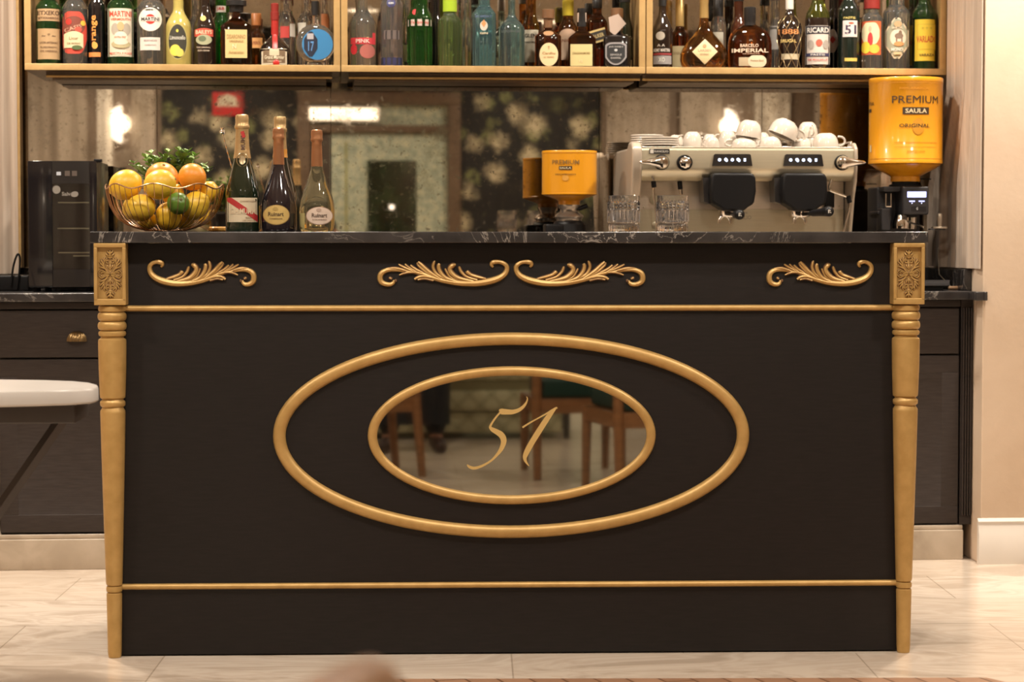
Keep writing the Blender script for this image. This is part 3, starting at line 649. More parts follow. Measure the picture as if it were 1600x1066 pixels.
# ================================================================== BOTTLES
def glass(col, rough=.02, tr=.955): return M(col, rough, 0, tr, ior=1.46, name='bottle_glass')
def dark(col, rough=.07): return M(col, rough, 0, 0, coat=.8, name='dark_bottle_glass')
def paper(c): return M(c, .6, name='label_paper')
def ink(c): return M(c, .5, name='label_ink')
K_ = (.015, .012, .012); CREAM = (.66, .52, .33); WHITE = (.72, .66, .58); RED = (.48, .03, .02)
def bottle(name, label, x0, x1, v, ys, yn, nw, yt, body, capm, yc, labels=(), n=2., dr=1., group='bottles on the wall shelf', prof=None, yb=102., zb=None, cat='bottle',
           rz=0., capr=1.12, seg=36, fn=None, extra=None, capprof=None, frame='back', origin=None, cup=True, base_r=.96):
    """measurements in photo px; prof: optional [(y, halfwidth)] replacing the generic shoulder"""
    zb = ZS+.0006 if zb is None else zb
    if frame == 'back': v = max(v, .3175+(x1-x0)/2*.00213*1.05*dr)
    cx = (x0+x1)/2; hw = (x1-x0)/2
    if frame == 'back':
        u0, z0 = bk(cx, 300, v); s = bk(cx+1, 300, v)[0]-u0
        loc = T(bk(cx, 60 if yb < 200 else 300, v)[0], v, zb); rot = PHI+rz-((cx-800)/F+YAW+PHI)
    else:
        u0, z0 = br(cx, 300, v); s = br(cx+1, 300, v)[0]-u0; loc = Vector((br(cx, 300, v)[0], v, zb)); rot = rz-((cx-800)/F+YAW)
    t = thing(name, label, cat, loc, rot, group)
    Y = lambda y: (yb-y)*s
    if prof is None:
        prof = [(yb, hw*.90), (yb-1.2, hw*.975), (yb-3, hw), (ys, hw)]
        for i in range(1, 9):
            q = i/8; prof.append((ys+(yn-ys)*q, hw+(nw-hw)*(1-cos(pi*q))/2))
        prof += [(yc-1, nw)]
    pr = [(h*s, max(Y(y), .0)) for y, h in prof]
    b = MB(); b.lathe(pr, body, seg, n=n, dr=dr, fn=fn); bo = b.build('glass_body' , t)
    rn = prof[-1][1]
    # cap or capsule from yc up to yt
    if capprof: cp = [(h*s, Y(y)) for y, h in capprof]
    else: cp = [(rn*capr*s, Y(yc)), (rn*capr*s, Y(yt)-.002), (rn*capr*.9*s, Y(yt)), (.001, Y(yt))]
    b = MB(); b.lathe(cp, capm, 24); b.build('cap', t)
    def rad(z):
        for (r0, z0_), (r1, z1_) in zip(pr, pr[1:]):
            if z0_ <= z <= z1_ and z1_ > z0_: return r0+(r1-r0)*(z-z0_)/(z1_-z0_)
        return pr[-1][0]
    def surf(e):
        def f_(x, z):
            a = rad(z); x_ = max(-a*.995, min(a*.995, x)); return (x_, -(a*dr)*(max(0, 1-abs(x_/a)**n))**(1/n)-e, z)
        return f_
    for L in labels:
        b = MB(); e = .0004 if not (frame == 'bar' and L[0][3] < 246) else .0032
        for it in L:
            k = it[0]
            if k == 's':
                _, sh, a0, b0, a1, b1, c = it[:7]; rr = it[7] if len(it) > 7 else 0
                put_shape(b, sh, (a0-cx)*s, Y(b1), (a1-cx)*s, Y(b0), paper(c), surf(e), rot=rr)
            elif k == 't':
                _, tx, tcx, tcy, tw, th, c = it[:7]; rr = it[7] if len(it) > 7 else 0
                put_text(b, tx, (tcx-cx)*s, Y(tcy), tw*s, th*s, ink(c), surf(e+.0002), rr, .02)
            e += .0004
        b.build('label', t)
    if extra: extra(t, s, Y, surf, cx, pr)
    return t
VF, VB = .365, .50
G1 = 'bottles on the left shelf'; G2 = 'bottles on the middle shelf'; G3 = 'bottles on the right shelf'
gG = glass((.12, .42, .12)); gC = glass((.96, .92, .83)); gY = M((.62, .50, .14), .12, 0, .35, coat=.5, name='cloudy_yellow_glass'); gA = glass((.42, .12, .02), .02, .99); gA2 = glass((.66, .28, .05), .02, .985)
dB = dark((.014, .008, .006)); dK = dark((.006, .005, .006)); dR = dark((.07, .018, .008)); dG = dark((.010, .035, .012))
cK = M((.015, .014, .014), .35, name='black_cap'); cG = M((.50, .33, .12), .35, .6, name='gold_cap'); cR = M((.22, .02, .015), .4, name='red_cap'); cW = M((.6, .55, .48), .5, name='white_cap'); cO = M((.55, .20, .06), .4, name='orange_cap'); cB = M((.16, .075, .03), .5, name='cork_cap')
# --- left shelf
def two_tone(lo, hi, yl):     # dark liquid below, clear glass above: a second lathe inside
    def ex(t, s, Y, surf, cx, pr):
        b = MB(); q = [(r*.93, max(z, .003)) for r, z in pr if z < Y(yl)]; q.append((q[-1][0], Y(yl))); b.lathe(q, lo, 32); b.build('liquid', t)
    return ex
bottle('liqueur_bottle', 'green-shouldered dark liqueur bottle with two tan labels reading ETXEKO, leftmost on the shelf', 56, 96, VF, 12, -10, 8, -45, gG, cK, -30,
       [[('s', 'rect', 57, 13, 95, 32, (.42, .27, .14)), ('t', 'ETXEKO', 76, 19.5, 34, 7, (.08, .04, .02)), ('t', 'BITXIXARROA', 76, 27.5, 32, 3.6, (.12, .06, .03))],
        [('s', 'rect', 57, 44, 95, 92, (.40, .26, .13)), ('t', '~ * ~', 76, 54, 22, 5, (.12, .06, .03)), ('t', 'LICOR ARTESANO', 76, 66, 28, 3, (.12, .06, .03)), ('t', 'ELABORADO', 76, 73, 26, 2.5, (.12, .06, .03)), ('t', 'DE HIERBAS', 76, 79, 26, 2.5, (.12, .06, .03))]], group=G1, extra=two_tone(dB, 0, 12))
bottle('liqueur_bottle', 'clear bottle with a large red oval label and dark liquid', 98, 137, VF, 13, -12, 9, -48, gC, cR, -34,
       [[('s', 'pill', 94.5, 17, 135.5, 83, (.55, .06, .035)), ('s', 'oval', 98, 24, 133, 54, (.20, .05, .03)), ('t', 'CASIS', 114, 43, 28, 6, (.55, .30, .2), .3), ('s', 'oval', 103, 28, 112, 38, RED), ('s', 'oval', 117, 41, 128, 50, (.6, .08, .05)), ('s', 'oval', 126, 31, 134, 39, (.8, .45, .05)), ('s', 'arch', 100, 48, 130, 74, (.62, .55, .34)), ('t', 'Licor', 115, 59, 14, 5, (.3, .2, .1)), ('t', 'DE MORAS', 115, 67, 20, 3, (.3, .2, .1)), ('s', 'oval', 112, 70, 128, 77, (.08, .12, .04))]], group=G1, extra=two_tone(dK, 0, 12))
bottle('liqueur_bottle', 'narrow black bottle with orange vertical lettering and an orange band', 138, 165, VF+.01, 8, -12, 8, -50, dK, cK, -34,
       [[('t', 'orange', 148, 47, 50, 9, (.75, .30, .06), pi/2), ('s', 'oval', 143.5, 64, 152.5, 74.5, (.72, .34, .07)), ('s', 'rect', 137, 80, 157, 87, (.72, .24, .06))]], group=G1)
bottle('vermouth_bottle', 'green bottle with a tall cream label reading MARTINI in red', 168, 209, VF, 9, -14, 9, -50, gG, cG, -30,
       [[('s', 'rect', 169, 12, 208, 87, (.68, .60, .46)), ('t', 'MARTINI', 188.5, 20.5, 34, 9, (.55, .06, .03)), ('t', 'VERMOUTH', 188.5, 29, 31, 4, (.55, .10, .04)), ('s', 'oval', 174, 35, 186, 54, (.38, .33, .26)), ('s', 'oval', 192, 35, 204, 54, (.38, .33, .26)), ('s', 'oval', 183, 33, 194, 47, (.50, .36, .18)), ('s', 'oval', 178, 48, 199, 66, (.72, .65, .5)), ('t', 'EXTRA DRY', 188, 57, 18, 3, (.6, .08, .04)), ('s', 'oval', 174, 62, 204, 74, (.42, .36, .20)), ('s', 'oval', 178, 60, 200, 69, (.68, .60, .46)), ('t', 'MARTINI & ROSSI', 188.5, 82, 34, 3, (.55, .06, .03))]], group=G1, extra=two_tone(dG, 0, 14))
bottle('vermouth_bottle', 'clear bottle with a round white medallion bearing MARTINI over a red dot', 214, 259, VF, 14, -14, 9, -50, gC, cW, -30,
       [[('s', 'oval', 217, 10.5, 253, 47.5, WHITE), ('s', 'oval', 227, 21, 243, 36.5, RED), ('s', 'rect', 220, 25, 250, 32, WHITE), ('t', 'MARTINI', 235, 28.5, 28, 5.5, K_)],
        [('s', 'rect', 219, 57, 250, 77, (.62, .56, .50)), ('t', 'BIANCO', 235, 62, 20, 3, (.3, .2, .2)), ('t', 'L\'APERITIVO', 235, 69, 18, 2, (.3, .2, .2))]], group=G1)
bottle('lemon_liqueur_bottle', 'cloudy yellow bottle with a dark oval lemon label', 259, 299, VF, 40, 9, 8, -44, gY, cW, -30,
       [[('s', 'oval', 262, 34.5, 293, 91.5, (.42, .36, .12)), ('s', 'oval', 263.5, 36.5, 291.5, 89.5, (.035, .032, .02)), ('t', 'Limoncello', 277.5, 57, 24, 6.5, (.6, .58, .5)), ('s', 'oval', 275, 44, 279, 49, (.7, .55, .08)), ('s', 'oval', 265.5, 68, 282, 86, (.72, .58, .08)), ('s', 'oval', 274, 74, 287, 87, (.66, .52, .10))]], group=G1)
bottle('cream_liqueur_bottle', 'dark brown bottle with an arched red label reading BAILEYS', 303, 337, VF, 42, 4, 8, -48, dB, cK, -25,
       [[('s', 'arch', 304, 42, 333, 55, (.52, .07, .04)), ('t', 'BAILEYS', 318.5, 48, 25, 6, (.75, .6, .4)), ('s', 'oval', 306, 52, 331, 68, (.36, .36, .22)), ('s', 'oval', 310, 54, 322, 63, (.12, .15, .08)), ('t', 'THE ORIGINAL', 318, 72, 22, 2.5, (.5, .4, .3)), ('t', 'IRISH CREAM', 318, 77, 18, 2.5, (.5, .4, .3)), ('s', 'oval', 313, 22, 322, 31, (.6, .42, .12))]], group=G1)
bottle('green_bottle', 'bright green bottle standing behind the BAILEYS and square amber bottles', 331, 361, VB, 30, 12, 9, -40, glass((.05, .50, .06)), cW, -18, [[('s', 'rect', 337, 2, 353, 12, WHITE), ('t', 'J&B', 345, 7, 12, 6, RED)]], group=G1)
bottle('gin_bottle', 'clear bottle half hidden between the BAILEYS and the yellow bottle', 294, 318, VB, 40, 15, 7, -35, gC, cW, -20, group=G1, prof=None)
# square amaretto
def cube_tex(a, z): return 1+.012*sin(z*700)*sin(a*24)
bottle('amaretto_bottle', 'square dark amber bottle with rippled glass and a gold label', 345, 394, VF, 40, 28, 5, 2, gA, cK, 12,
       [[('s', 'rect', 352, 44, 386, 88, (.62, .46, .20)), ('t', 'DISARONNO', 369, 55, 29, 7, (.35, .22, .08)), ('t', 'ORIGINALE', 369, 62, 22, 3.5, (.35, .22, .08)), ('t', 'N', 366, 70, 6, 7, (.78, .65, .4)), ('t', 'Amaretto', 369, 79, 24, 4, (.35, .22, .08))]],
       prof=[(102, 22), (100, 24), (98, 24.5), (40, 24.5), (36, 23), (30, 14), (26, 9), (22, 5.5), (18, 5.5), (13, 5.5)], n=5.5, dr=.62, group=G1, fn=cube_tex,
       capprof=[(16, 5.5), (15.5, 11), (6, 11.5), (5.5, 16), (-2, 16), (-3, 14), (-3, .1)], seg=48)
bottle('liqueur_bottle', 'bottle with an orange cap and orange label peeping behind the square amber bottle', 387, 414, VB, 50, 36, 7, 13, gA2, cO, 32,
       [[('s', 'rect', 391, 52, 410, 68, (.62, .30, .10)), ('t', 'APEROL', 400, 60, 16, 5, (.3, .08, .03))]], group=G1, capr=1.15)
def ribbon_neck(t, s, Y, surf, cx, pr):
    b = MB(); b.lathe([(5.9*s, Y(62)), (5.8*s, Y(26))], M((.36, .02, .015), .4, name='red_ribbon'), 20, cap=False); put_shape(b, 'rect', -4*s, Y(74), 4*s, Y(50), M((.36, .02, .015), .4, name='red_ribbon'), surf(.0012))
    b.build('ribbon', t)
    b = MB(); b.sphere((0, 0, 0), 5.5*s, M((.42, .02, .015), .3, name='wax_seal'), 14, 8, (1, .4, 1)); o = b.build('wax_seal', t, (2*s, surf(.002)(0, Y(101-3))[1]-.001, Y(96))); 
bottle('orange_liqueur_bottle', 'squat rounded dark bottle with a red ribbon down its neck and a cream label', 404, 455, VF+.018, 70, 50, 5, 2, dB, cR, 22,
       [[('s', 'rect', 408.5, 73, 448, 98, (.58, .50, .36)), ('s', 'rect', 411, 76, 445.5, 95.5, (.16, .10, .05)), ('s', 'arch', 421, 73, 436, 84, (.5, .42, .28)), ('t', 'Grand Marnier', 428.5, 86.5, 31, 6, (.70, .62, .45)), ('t', 'CORDON ROUGE', 428.5, 93, 22, 2.2, (.6, .5, .35))]],
       prof=[(102, 24), (99, 25.5), (85, 25.5), (75, 24.5), (67, 21), (60, 15.5), (55, 9), (50, 5.8), (40, 5.2), (24, 5.2)], group=G1, extra=ribbon_neck,
       capprof=[(27, 6.6), (15, 6.8), (14.5, 5.8), (2, 6.2), (1, 5), (1, .1)])
bottle('vodka_bottle', 'clear bottle with a red neck label behind the squat red-ribboned bottle', 432, 463, VB, 30, 8, 9, -30, gC, cR, -8, [[('s', 'rect', 438, 34, 452, 52, (.5, .05, .04)), ('s', 'rect', 453, 30, 461, 50, (.62, .55, .48))]], group=G1)
bottle('vodka_bottle', 'clear bottle with a pale label behind the round blue bottle', 465, 491, VB, 28, 8, 7, -34, gC, cR, -12, [[('s', 'rect', 462, 28, 478, 56, (.55, .5, .42))]], group=G1)
bottle('rum_bottle', 'clear bottle with an orange checked neck behind the round blue bottle', 494, 515, VB, 22, 6, 8, -40, gC, cO, -16, [[('s', 'rect', 502, 14, 520, 38, (.45, .16, .06))]], group=G1)
# round disc bottle
t = bthing('tequila_bottle', 'large round clear glass bottle with a blue face, right end of the left shelf', 'bottle', bk(493, 60, VF)[0], VF, ZS+.0006, group=G1)
s = bk(494, 60, VF)[0]-bk(493, 60, VF)[0]; b = MB(); rr = 31*s
R90 = Matrix.Rotation(pi/2, 4, 'X')
b.lathe([(.001, -.020), (rr*.55, -.024), (rr*.80, -.023), (rr*.93, -.017), (rr, -.006), (rr, .006), (rr*.93, .017), (rr*.8, .023), (rr*.5, .024), (.001, .024)], gC, 48, mx=Matrix.Translation((0, 0, 38*s)) @ R90, cap=False, fn=lambda a, z: 1+.012*cos(a*22))
b.lathe([(14*s, .0), (15*s, 4*s), (13*s, 9*s)], gC, 32, dr=.6); b.lathe([(7*s, 64*s), (5*s, 72*s), (5*s, 84*s)], gC, 24); b.build('glass_body', t)
b = MB(); b.lathe([(24*s, .0243), (24*s, .0256), (.001, .0258)], M((.05, .22, .46), .35, name='blue_face'), 48, mx=Matrix.Translation((3*s, 0, 36*s)) @ R90, cap=False); b.build('blue_face', t)
b = MB(); sf = lambda e: (lambda x, z: (x, -.0266-e, z)); X = lambda p: (p-493)*s; Yf = lambda y: (102-y)*s
put_shape(b, 'long', X(475), Yf(85), X(496), Yf(46), ink((.015, .02, .04)), sf(0)); put_shape(b, 'rect', X(480), Yf(58), X(490), Yf(49), paper((.38, .36, .38)), sf(.0003)); put_text(b, '17', X(486), Yf(69), 9*s, 15*s, ink((.10, .26, .55)), sf(.0003)); b.build('label', t)
b = MB(); b.lathe([(6.5*s, Yf(20)), (6.5*s, Yf(-2)), (.001, Yf(-3))], cK, 20); b.build('cap', t)

# --- middle shelf
bottle('gin_bottle', 'clear glass bottle with splashed red and pink print, first on the middle shelf', 545, 588, VF, 36, 6, 8, -40, gC, cW, -22,
       [[('s', 'rect', 548, 56, 586, 66, (.5, .03, .04)), ('s', 'oval', 548, 66, 558, 82, (.5, .02, .03)), ('s', 'rect', 582, 48, 586.5, 66, (.5, .03, .04)), ('s', 'oval', 562, 66, 586, 88, (.36, .10, .08)), ('t', 'PINK', 567, 61, 22, 6, (.7, .5, .45))]], group=G2)
bottle('clear_bottle', 'clear bottle peeping behind the pink-printed bottle', 553, 575, VB, 20, 4, 7, -36, gC, cW, -18, group=G2)
bottle('vodka_bottle', 'slim frosted clear bottle with a deep blue base and round blue seal', 595, 629, VF, 6, -18, 10, -55, glass((.80, .76, .78), .12), cK, -36,
       [[('s', 'oval', 604, -6, 618, 9, (.03, .03, .12)), ('t', 'GIN', 611, 2, 8, 3, (.6, .6, .6))], [('s', 'rect', 595.5, 86, 628.5, 101.4, (.022, .02, .075))], [('s', 'rect', 600, 44, 624, 58, (.12, .09, .08))]], group=G2, fn=lambda a, z: 1+.02*cos(a*12), seg=60)
bottle('clear_bottle', 'clear bottle standing behind the blue-based and fluted green bottles', 622, 648, VB, 34, 14, 7, -34, gC, cW, -16, [[('s', 'rect', 626, 62, 640, 88, (.40, .36, .16))]], group=G2)
def flute(a, z): return 1+.035*cos(a*10)
bottle('gin_bottle', 'deep green fluted bottle with a silver-pink band and red seal', 637, 675, VF, 28, 2, 12, -45, glass((.06, .36, .06)), cK, -22,
       [[('s', 'rect', 637, 27, 674, 37, (.50, .42, .36)), ('t', 'Tanqueray', 655.5, 32, 30, 5, (.5, .08, .06))], [('s', 'oval', 644, 11, 653, 20, (.45, .02, .02))]], fn=flute, group=G2, seg=60)
bottle('green_bottle', 'green bottle fading to clear with a lime green neck, right of the fluted one', 684, 722, VF, 30, 16, 10, -42, glass((.50, .72, .28)), M((.35, .50, .03), .35, name='lime_neck'), 14, [], group=G2, capr=1.1)
bottle('clear_bottle', 'clear bottle with measuring marks behind the lime-necked green bottle', 716, 740, VB, 40, 16, 8, -30, gC, cW, -12, group=G2)
bottle('dark_bottle', 'dark bottle standing in the gap behind the two green bottles', 670, 690, VB, 30, 8, 7, -34, dK, cW, -14, group=G2)
bottle('gin_bottle', 'sky blue square-shouldered glass bottle with a small orange crest', 738, 775, VF, 20, 2, 9, -36, glass((.40, .78, .90)), cK, -18,
       [[('t', 'BOMBAY', 756, 22, 26, 4, (.08, .12, .2)), ('s', 'oval', 750, 29, 762, 44, (.55, .50, .42)), ('s', 'diamond', 752, 27, 760, 39, (.6, .26, .10)), ('t', 'GIN', 756, 48, 12, 3, (.7, .6, .4))]], n=4., dr=.9, group=G2, seg=60, fn=lambda a, z: 1+.012*cos(a*20))
bottle('gin_bottle', 'pale teal round-shouldered bottle beside the sky blue one', 779, 820, VF, 42, 16, 5.5, -30, glass((.50, .78, .78), .08), cW, -8,
       [[('t', 'LONDON DRY', 799, 45, 30, 4, (.08, .10, .10))] ], group=G2)
bottle('whisky_bottle', 'pale malt bottle with a tall grey label behind the teal and brown bottles', 816, 843, VB-.04, 36, 12, 8, -30, gA2, cW, -14,
       [[('s', 'rect', 818, 39, 841, 89, (.55, .50, .38)), ('t', 'GLEN', 829, 48, 18, 6, K_), ('t', 'SINGLE MALT', 829, 58, 18, 2.5, K_)]], group=G2)
bottle('whisky_bottle', 'rounded amber bottle with a cream oval label and wooden stopper', 836, 877, VF, 52, 40, 7, 10, gA, cB, 22,
       [[('s', 'oval', 843, 62, 872, 98, (.70, .54, .30)), ('t', 'Cardhu', 857.5, 78, 20, 4, (.35, .2, .08)), ('t', '12 YEARS', 857.5, 84, 16, 2.4, (.35, .2, .08)), ('t', 'T', 857.5, 70, 3, 5, (.3, .15, .05))], [('s', 'oval', 849, 43, 865, 51, (.30, .16, .07))]],
       capprof=[(38, 7), (24, 7.2), (23.5, 9.5), (10, 9.8), (9.5, 8.5), (9.5, .1)], n=3., dr=.7, group=G2)
bottle('whisky_bottle', 'amber bottle with a round beige label between the oval-label and square-label ones', 872, 903, VB-.03, 38, 18, 8, -8, gA2, M((.55, .42, .03), .4, name='yellow_cap'), 16,
       [[('s', 'oval', 874, 37, 900, 54, (.46, .30, .20)), ('s', 'rect', 875, 50, 899, 85, (.46, .32, .22)), ('t', 'NICK', 887, 55, 18, 5, (.2, .08, .04))]], group=G2)
bottle('whisky_bottle', 'small square amber bottle with a pale gold label and paper strip over its cap', 888, 931, VF, 56, 40, 8, 8, gA, cK, 14,
       [[('s', 'rect', 891.5, 64, 925.5, 97.5, (.58, .48, .22)), ('t', 'CRAGGANMORE', 908, 78, 27, 3.5, (.25, .16, .05)), ('t', '12', 908, 90, 5, 4, (.7, .6, .35))], [('s', 'rect', 901, 15, 916, 29, (.45, .33, .25))]],
       capprof=[(36, 8), (30, 8), (15, 7.6), (14.5, 7.8), (8, 7.6), (8, .1)], n=4.5, dr=.72, group=G2, seg=44)
bottle('whisky_bottle', 'square whisky bottle with a slanted black and gold label at the back', 917, 949, VB-.02, 28, 10, 7, -14, gA, cK, 4,
       [[('s', 'rect', 917, 38, 948, 58, (.62, .45, .18), .28), ('s', 'rect', 917, 41, 948, 55, (.03, .025, .02), .28), ('t', 'WALKER', 932, 48, 24, 6, (.6, .45, .2), .28)]], n=4, dr=.9, group=G2)
def paper_tag(t, s, Y, surf, cx, pr):
    b = MB(); c = paper((.42, .32, .26)); q = [(-13, 22), (2, 17), (14, 32), (-3, 50), (-11, 44)]
    b.prism([(x*s, Y(y)) for x, y in q][::-1], -.024, -.0235, c); b.build('paper_tag', t)
bottle('whiskey_bottle', 'black square bottle with an ornate shield label and folded paper tag on its neck', 943, 985, VF, 54, 44, 8, 7, dK, cB, 16,
       [[('s', 'shield', 946, 61, 979, 96, (.28, .26, .26)), ('s', 'shield', 948.5, 63.5, 976.5, 93.5, (.02, .02, .022)), ('t', 'JACK DANIEL\'S', 962.5, 68, 22, 3, (.4, .38, .36)), ('s', 'oval', 960, 71, 965, 75, (.5, .5, .5)), ('t', 'SINGLE', 962.5, 80, 18, 3, (.36, .34, .32)), ('t', 'BARREL', 962.5, 85, 16, 3, (.36, .34, .32))]],
       capprof=[(42, 9), (22, 9), (21.5, 9.6), (8, 9.8), (7.5, 8.5), (7.5, .1)], n=5, dr=.8, group=G2, seg=44, extra=paper_tag)
bottle('brandy_bottle', 'dark round bottle with a small tan label behind the black square one', 964, 988, VB, 36, 10, 8, -26, dark((.012, .018, .010)), cK, -6, [[('s', 'rect', 984, 83, 992, 95, (.45, .33, .2))], [('t', 'Gran', 984, 48, 18, 8, (.4, .36, .26))]], group=G2)

# --- right shelf
bottle('cognac_bottle', 'slim dark cognac bottle with a round seal, first on the right shelf', 1019, 1051, VF, 44, 10, 5.5, -40, dB, cK, 4,
       [[('s', 'oval', 1025, 44, 1039, 57, (.42, .37, .30))], [('t', 'REMY MARTIN', 1034, 72.5, 25, 5, (.6, .55, .48)), ('s', 'rect', 1021, 77, 1049, 80, (.25, .03, .03)), ('s', 'rect', 1021, 81, 1049, 94, (.26, .24, .23)), ('t', 'XO', 1034, 87, 10, 7, (.6, .58, .5)), ('t', 'A A', 1033, 65, 12, 4, (.5, .45, .38))]], group=G3, capr=1.1)
bottle('cognac_bottle', 'bottle with a tall gold capsule and beige label behind the slim cognac', 1047, 1077, VB-.04, 48, 32, 6, -20, gA, cG, 32, [[('s', 'rect', 1050, 63, 1075, 95, (.50, .40, .22)), ('t', 'COGNAC', 1060, 74, 18, 4, (.3, .2, .1))]], group=G3)
bottle('cognac_flask', 'amber teardrop flask with a diamond label and gold neck', 1063, 1137, VF, 0, 0, 0, 0, gA2, cG, 0,
       [[('s', 'diamond', 1082, 55, 1121, 94.5, (.66, .50, .28)), ('s', 'diamond', 1084, 57, 1119, 92.5, (.62, .46, .24)), ('t', 'LARSEN', 1101, 73, 20, 4, (.30, .2, .12)), ('t', 'COGNAC', 1101, 79, 14, 3, (.30, .2, .12)), ('s', 'oval', 1098, 63, 1104, 69, (.35, .2, .08))]],
       prof=[(102, 24), (100, 30), (94, 35), (86, 37), (78, 36.5), (70, 33.5), (62, 28.5), (54, 22), (46, 15), (38, 10), (30, 7.5), (22, 6.5), (18, 6.3)], n=2, dr=.55, group=G3,
       capprof=[(22, 7.2), (0, 6.6), (-2, 7), (-20, 7), (-21, .1)], seg=48)
bottle('clear_bottle', 'tall clear bottle behind the amber teardrop flask', 1110, 1134, VB, 30, 10, 7, -34, gC, cK, 16, [[('s', 'rect', 1114, 40, 1130, 70, (.4, .36, .28))]], group=G3)
bottle('rum_bottle', 'wide round-shouldered dark rum bottle reading IMPERIAL with a black stopper', 1138, 1205, VF, 50, 36, 8, 4, gA, cK, 26,
       [[('t', 'BARCELO', 1171, 65, 28, 5, (.66, .50, .36)), ('t', 'IMPERIAL', 1172, 72.5, 56, 6, (.66, .50, .36)), ('t', 'RON DOMINICANO', 1174, 77.5, 26, 1.8, (.5, .3, .2))], [('s', 'rect', 1155, 83, 1176, 96, (.45, .35, .22)), ('s', 'pill', 1169, 80, 1197, 98, (.62, .52, .36)), ('t', 'Premium Blend', 1183, 88, 20, 3, (.35, .22, .12))]],
       prof=[(102, 29), (100, 32), (90, 33.5), (62, 33.5), (52, 32), (44, 28), (38, 21), (34, 13), (31, 8.5), (27, 8)], n=2.6, dr=.55, group=G3, capprof=[(33, 9), (27, 8.5), (26, 9), (6, 9.5), (5, 8.5), (5, .1)], seg=48)
bottle('rum_bottle', 'dark bottle standing behind the wide IMPERIAL rum', 1142, 1166, VB, 32, 12, 7, -30, dR, cK, -8, group=G3)
bottle('whisky_bottle', 'pale bottle behind the netted rum bottle', 1200, 1222, VB, 36, 16, 7, -30, gC, cK, -10, [[('s', 'rect', 1203, 30, 1216, 66, (.2, .18, .16))]], group=G3)
def net(t, s, Y, surf, cx, pr):
    b = MB(); wm = M((.45, .32, .16), .3, .7, name='net_wire')
    def rad(z):
        for (r0, z0_), (r1, z1_) in zip(pr, pr[1:]):
            if z0_ <= z <= z1_: return r0+(r1-r0)*(z-z0_)/max(z1_-z0_, 1e-6)
        return pr[-1][0]
    for d in (-1, 1):
        for k in range(7):
            P = []
            for i in range(25):
                z = Y(100)+(Y(18)-Y(100))*i/24; a = 2*pi*k/7+d*i/24*2.4; r = rad(z)+.0009; P.append((r*cos(a), r*sin(a), z))
            b.tube(P, .0007, wm, 5, up=Vector((0, 0, 1)))
    b.build('wire_netting', t)
bottle('rum_bottle', 'dark rum bottle wrapped in gold wire netting, reading 1888', 1214, 1253, VF, 34, 10, 5.5, -34, dB, cW, 8,
       [[('t', '1888', 1232, 43.5, 31, 8, (.62, .25, .08)), ('t', 'BRUGAL', 1232, 57.5, 24, 5, (.75, .55, .20))], [('s', 'rect', 1221, 77, 1248, 85.5, (.50, .42, .28))]], prof=[(102, 15), (98, 17), (88, 15), (78, 15.5), (60, 18), (40, 19.5), (30, 18), (22, 12), (16, 7), (9, 5.5)], group=G3, extra=net)
bottle('pastis_bottle', 'brown bottle with a green-gold neck and a white label reading RICARD', 1258, 1297, VF, 24, -6, 9, -48, dB, glass((.45, .50, .08)), 22,
       [[('s', 'rect', 1259, 34, 1296, 93, (.56, .50, .44)), ('s', 'rect', 1259.5, 34.5, 1295.5, 47, (.025, .022, .03)), ('t', 'RICARD', 1278, 41, 33, 8, (.70, .66, .60)), ('s', 'oval', 1275, 55, 1285, 66, (.50, .10, .06)), ('s', 'oval', 1262, 56, 1272, 70, (.34, .30, .26)), ('s', 'oval', 1286, 56, 1295, 70, (.34, .30, .26)), ('s', 'rect', 1259.5, 76, 1295.5, 81, (.03, .03, .08)), ('t', 'PASTIS', 1278, 78.5, 22, 3, (.6, .56, .5)), ('t', 'DE MARSEILLE', 1278, 86, 30, 3, (.5, .08, .06))]], group=G3,
       prof=[(102, 18), (99, 19.3), (24, 19.3), (22, 19.1)], capprof=[(21.9, 19), (14, 17.5), (4, 12), (-4, 9.5), (-14, 8.5), (-44, 8.5), (-45, .1)])
bottle('liqueur_bottle', 'dark bottle with a red star label half hidden left of the tall 51 bottle', 1291, 1314, VB-.04, 26, 2, 7, -34, dK, cK, -14, [[('s', 'oval', 1293, 36, 1309, 72, (.50, .42, .36)), ('s', 'diamond', 1296, 46, 1306, 58, RED)]], group=G3)
bottle('aniseed_bottle', 'tall near-black bottle with a white square label reading 51', 1309, 1343, VF, 12, -12, 8, -50, dark((.006, .012, .009)), cK, -30,
       [[('s', 'rect', 1317, 26, 1339, 51, (.60, .53, .50)), ('t', '51', 1329, 40, 17, 14, (.03, .02, .05)), ('s', 'oval', 1326, 28.5, 1334, 31.5, (.5, .10, .05)), ('t', 'PASTIS', 1327, 22, 18, 3.4, (.62, .5, .15))], [('s', 'rect', 1320, 83, 1339, 88, (.55, .40, .08))]], group=G3)
bottle('cachaca_bottle', 'clear bottle with a red and yellow arched label at right of the 51 bottle', 1345, 1379, VF, 24, 12, 11, -40, gC, cR, 7,
       [[('s', 'rect', 1344.5, 27, 1376, 78, (.55, .10, .03)), ('s', 'pill', 1347, 29, 1374, 62, (.62, .55, .34)), ('s', 'oval', 1356, 44, 1364, 66, (.42, .03, .03)), ('s', 'oval', 1357.5, 34, 1362, 43, (.50, .36, .25)), ('s', 'oval', 1346, 58, 1360, 76, (.70, .50, .04)), ('s', 'oval', 1358, 62, 1374, 76, (.68, .40, .05))]], group=G3)
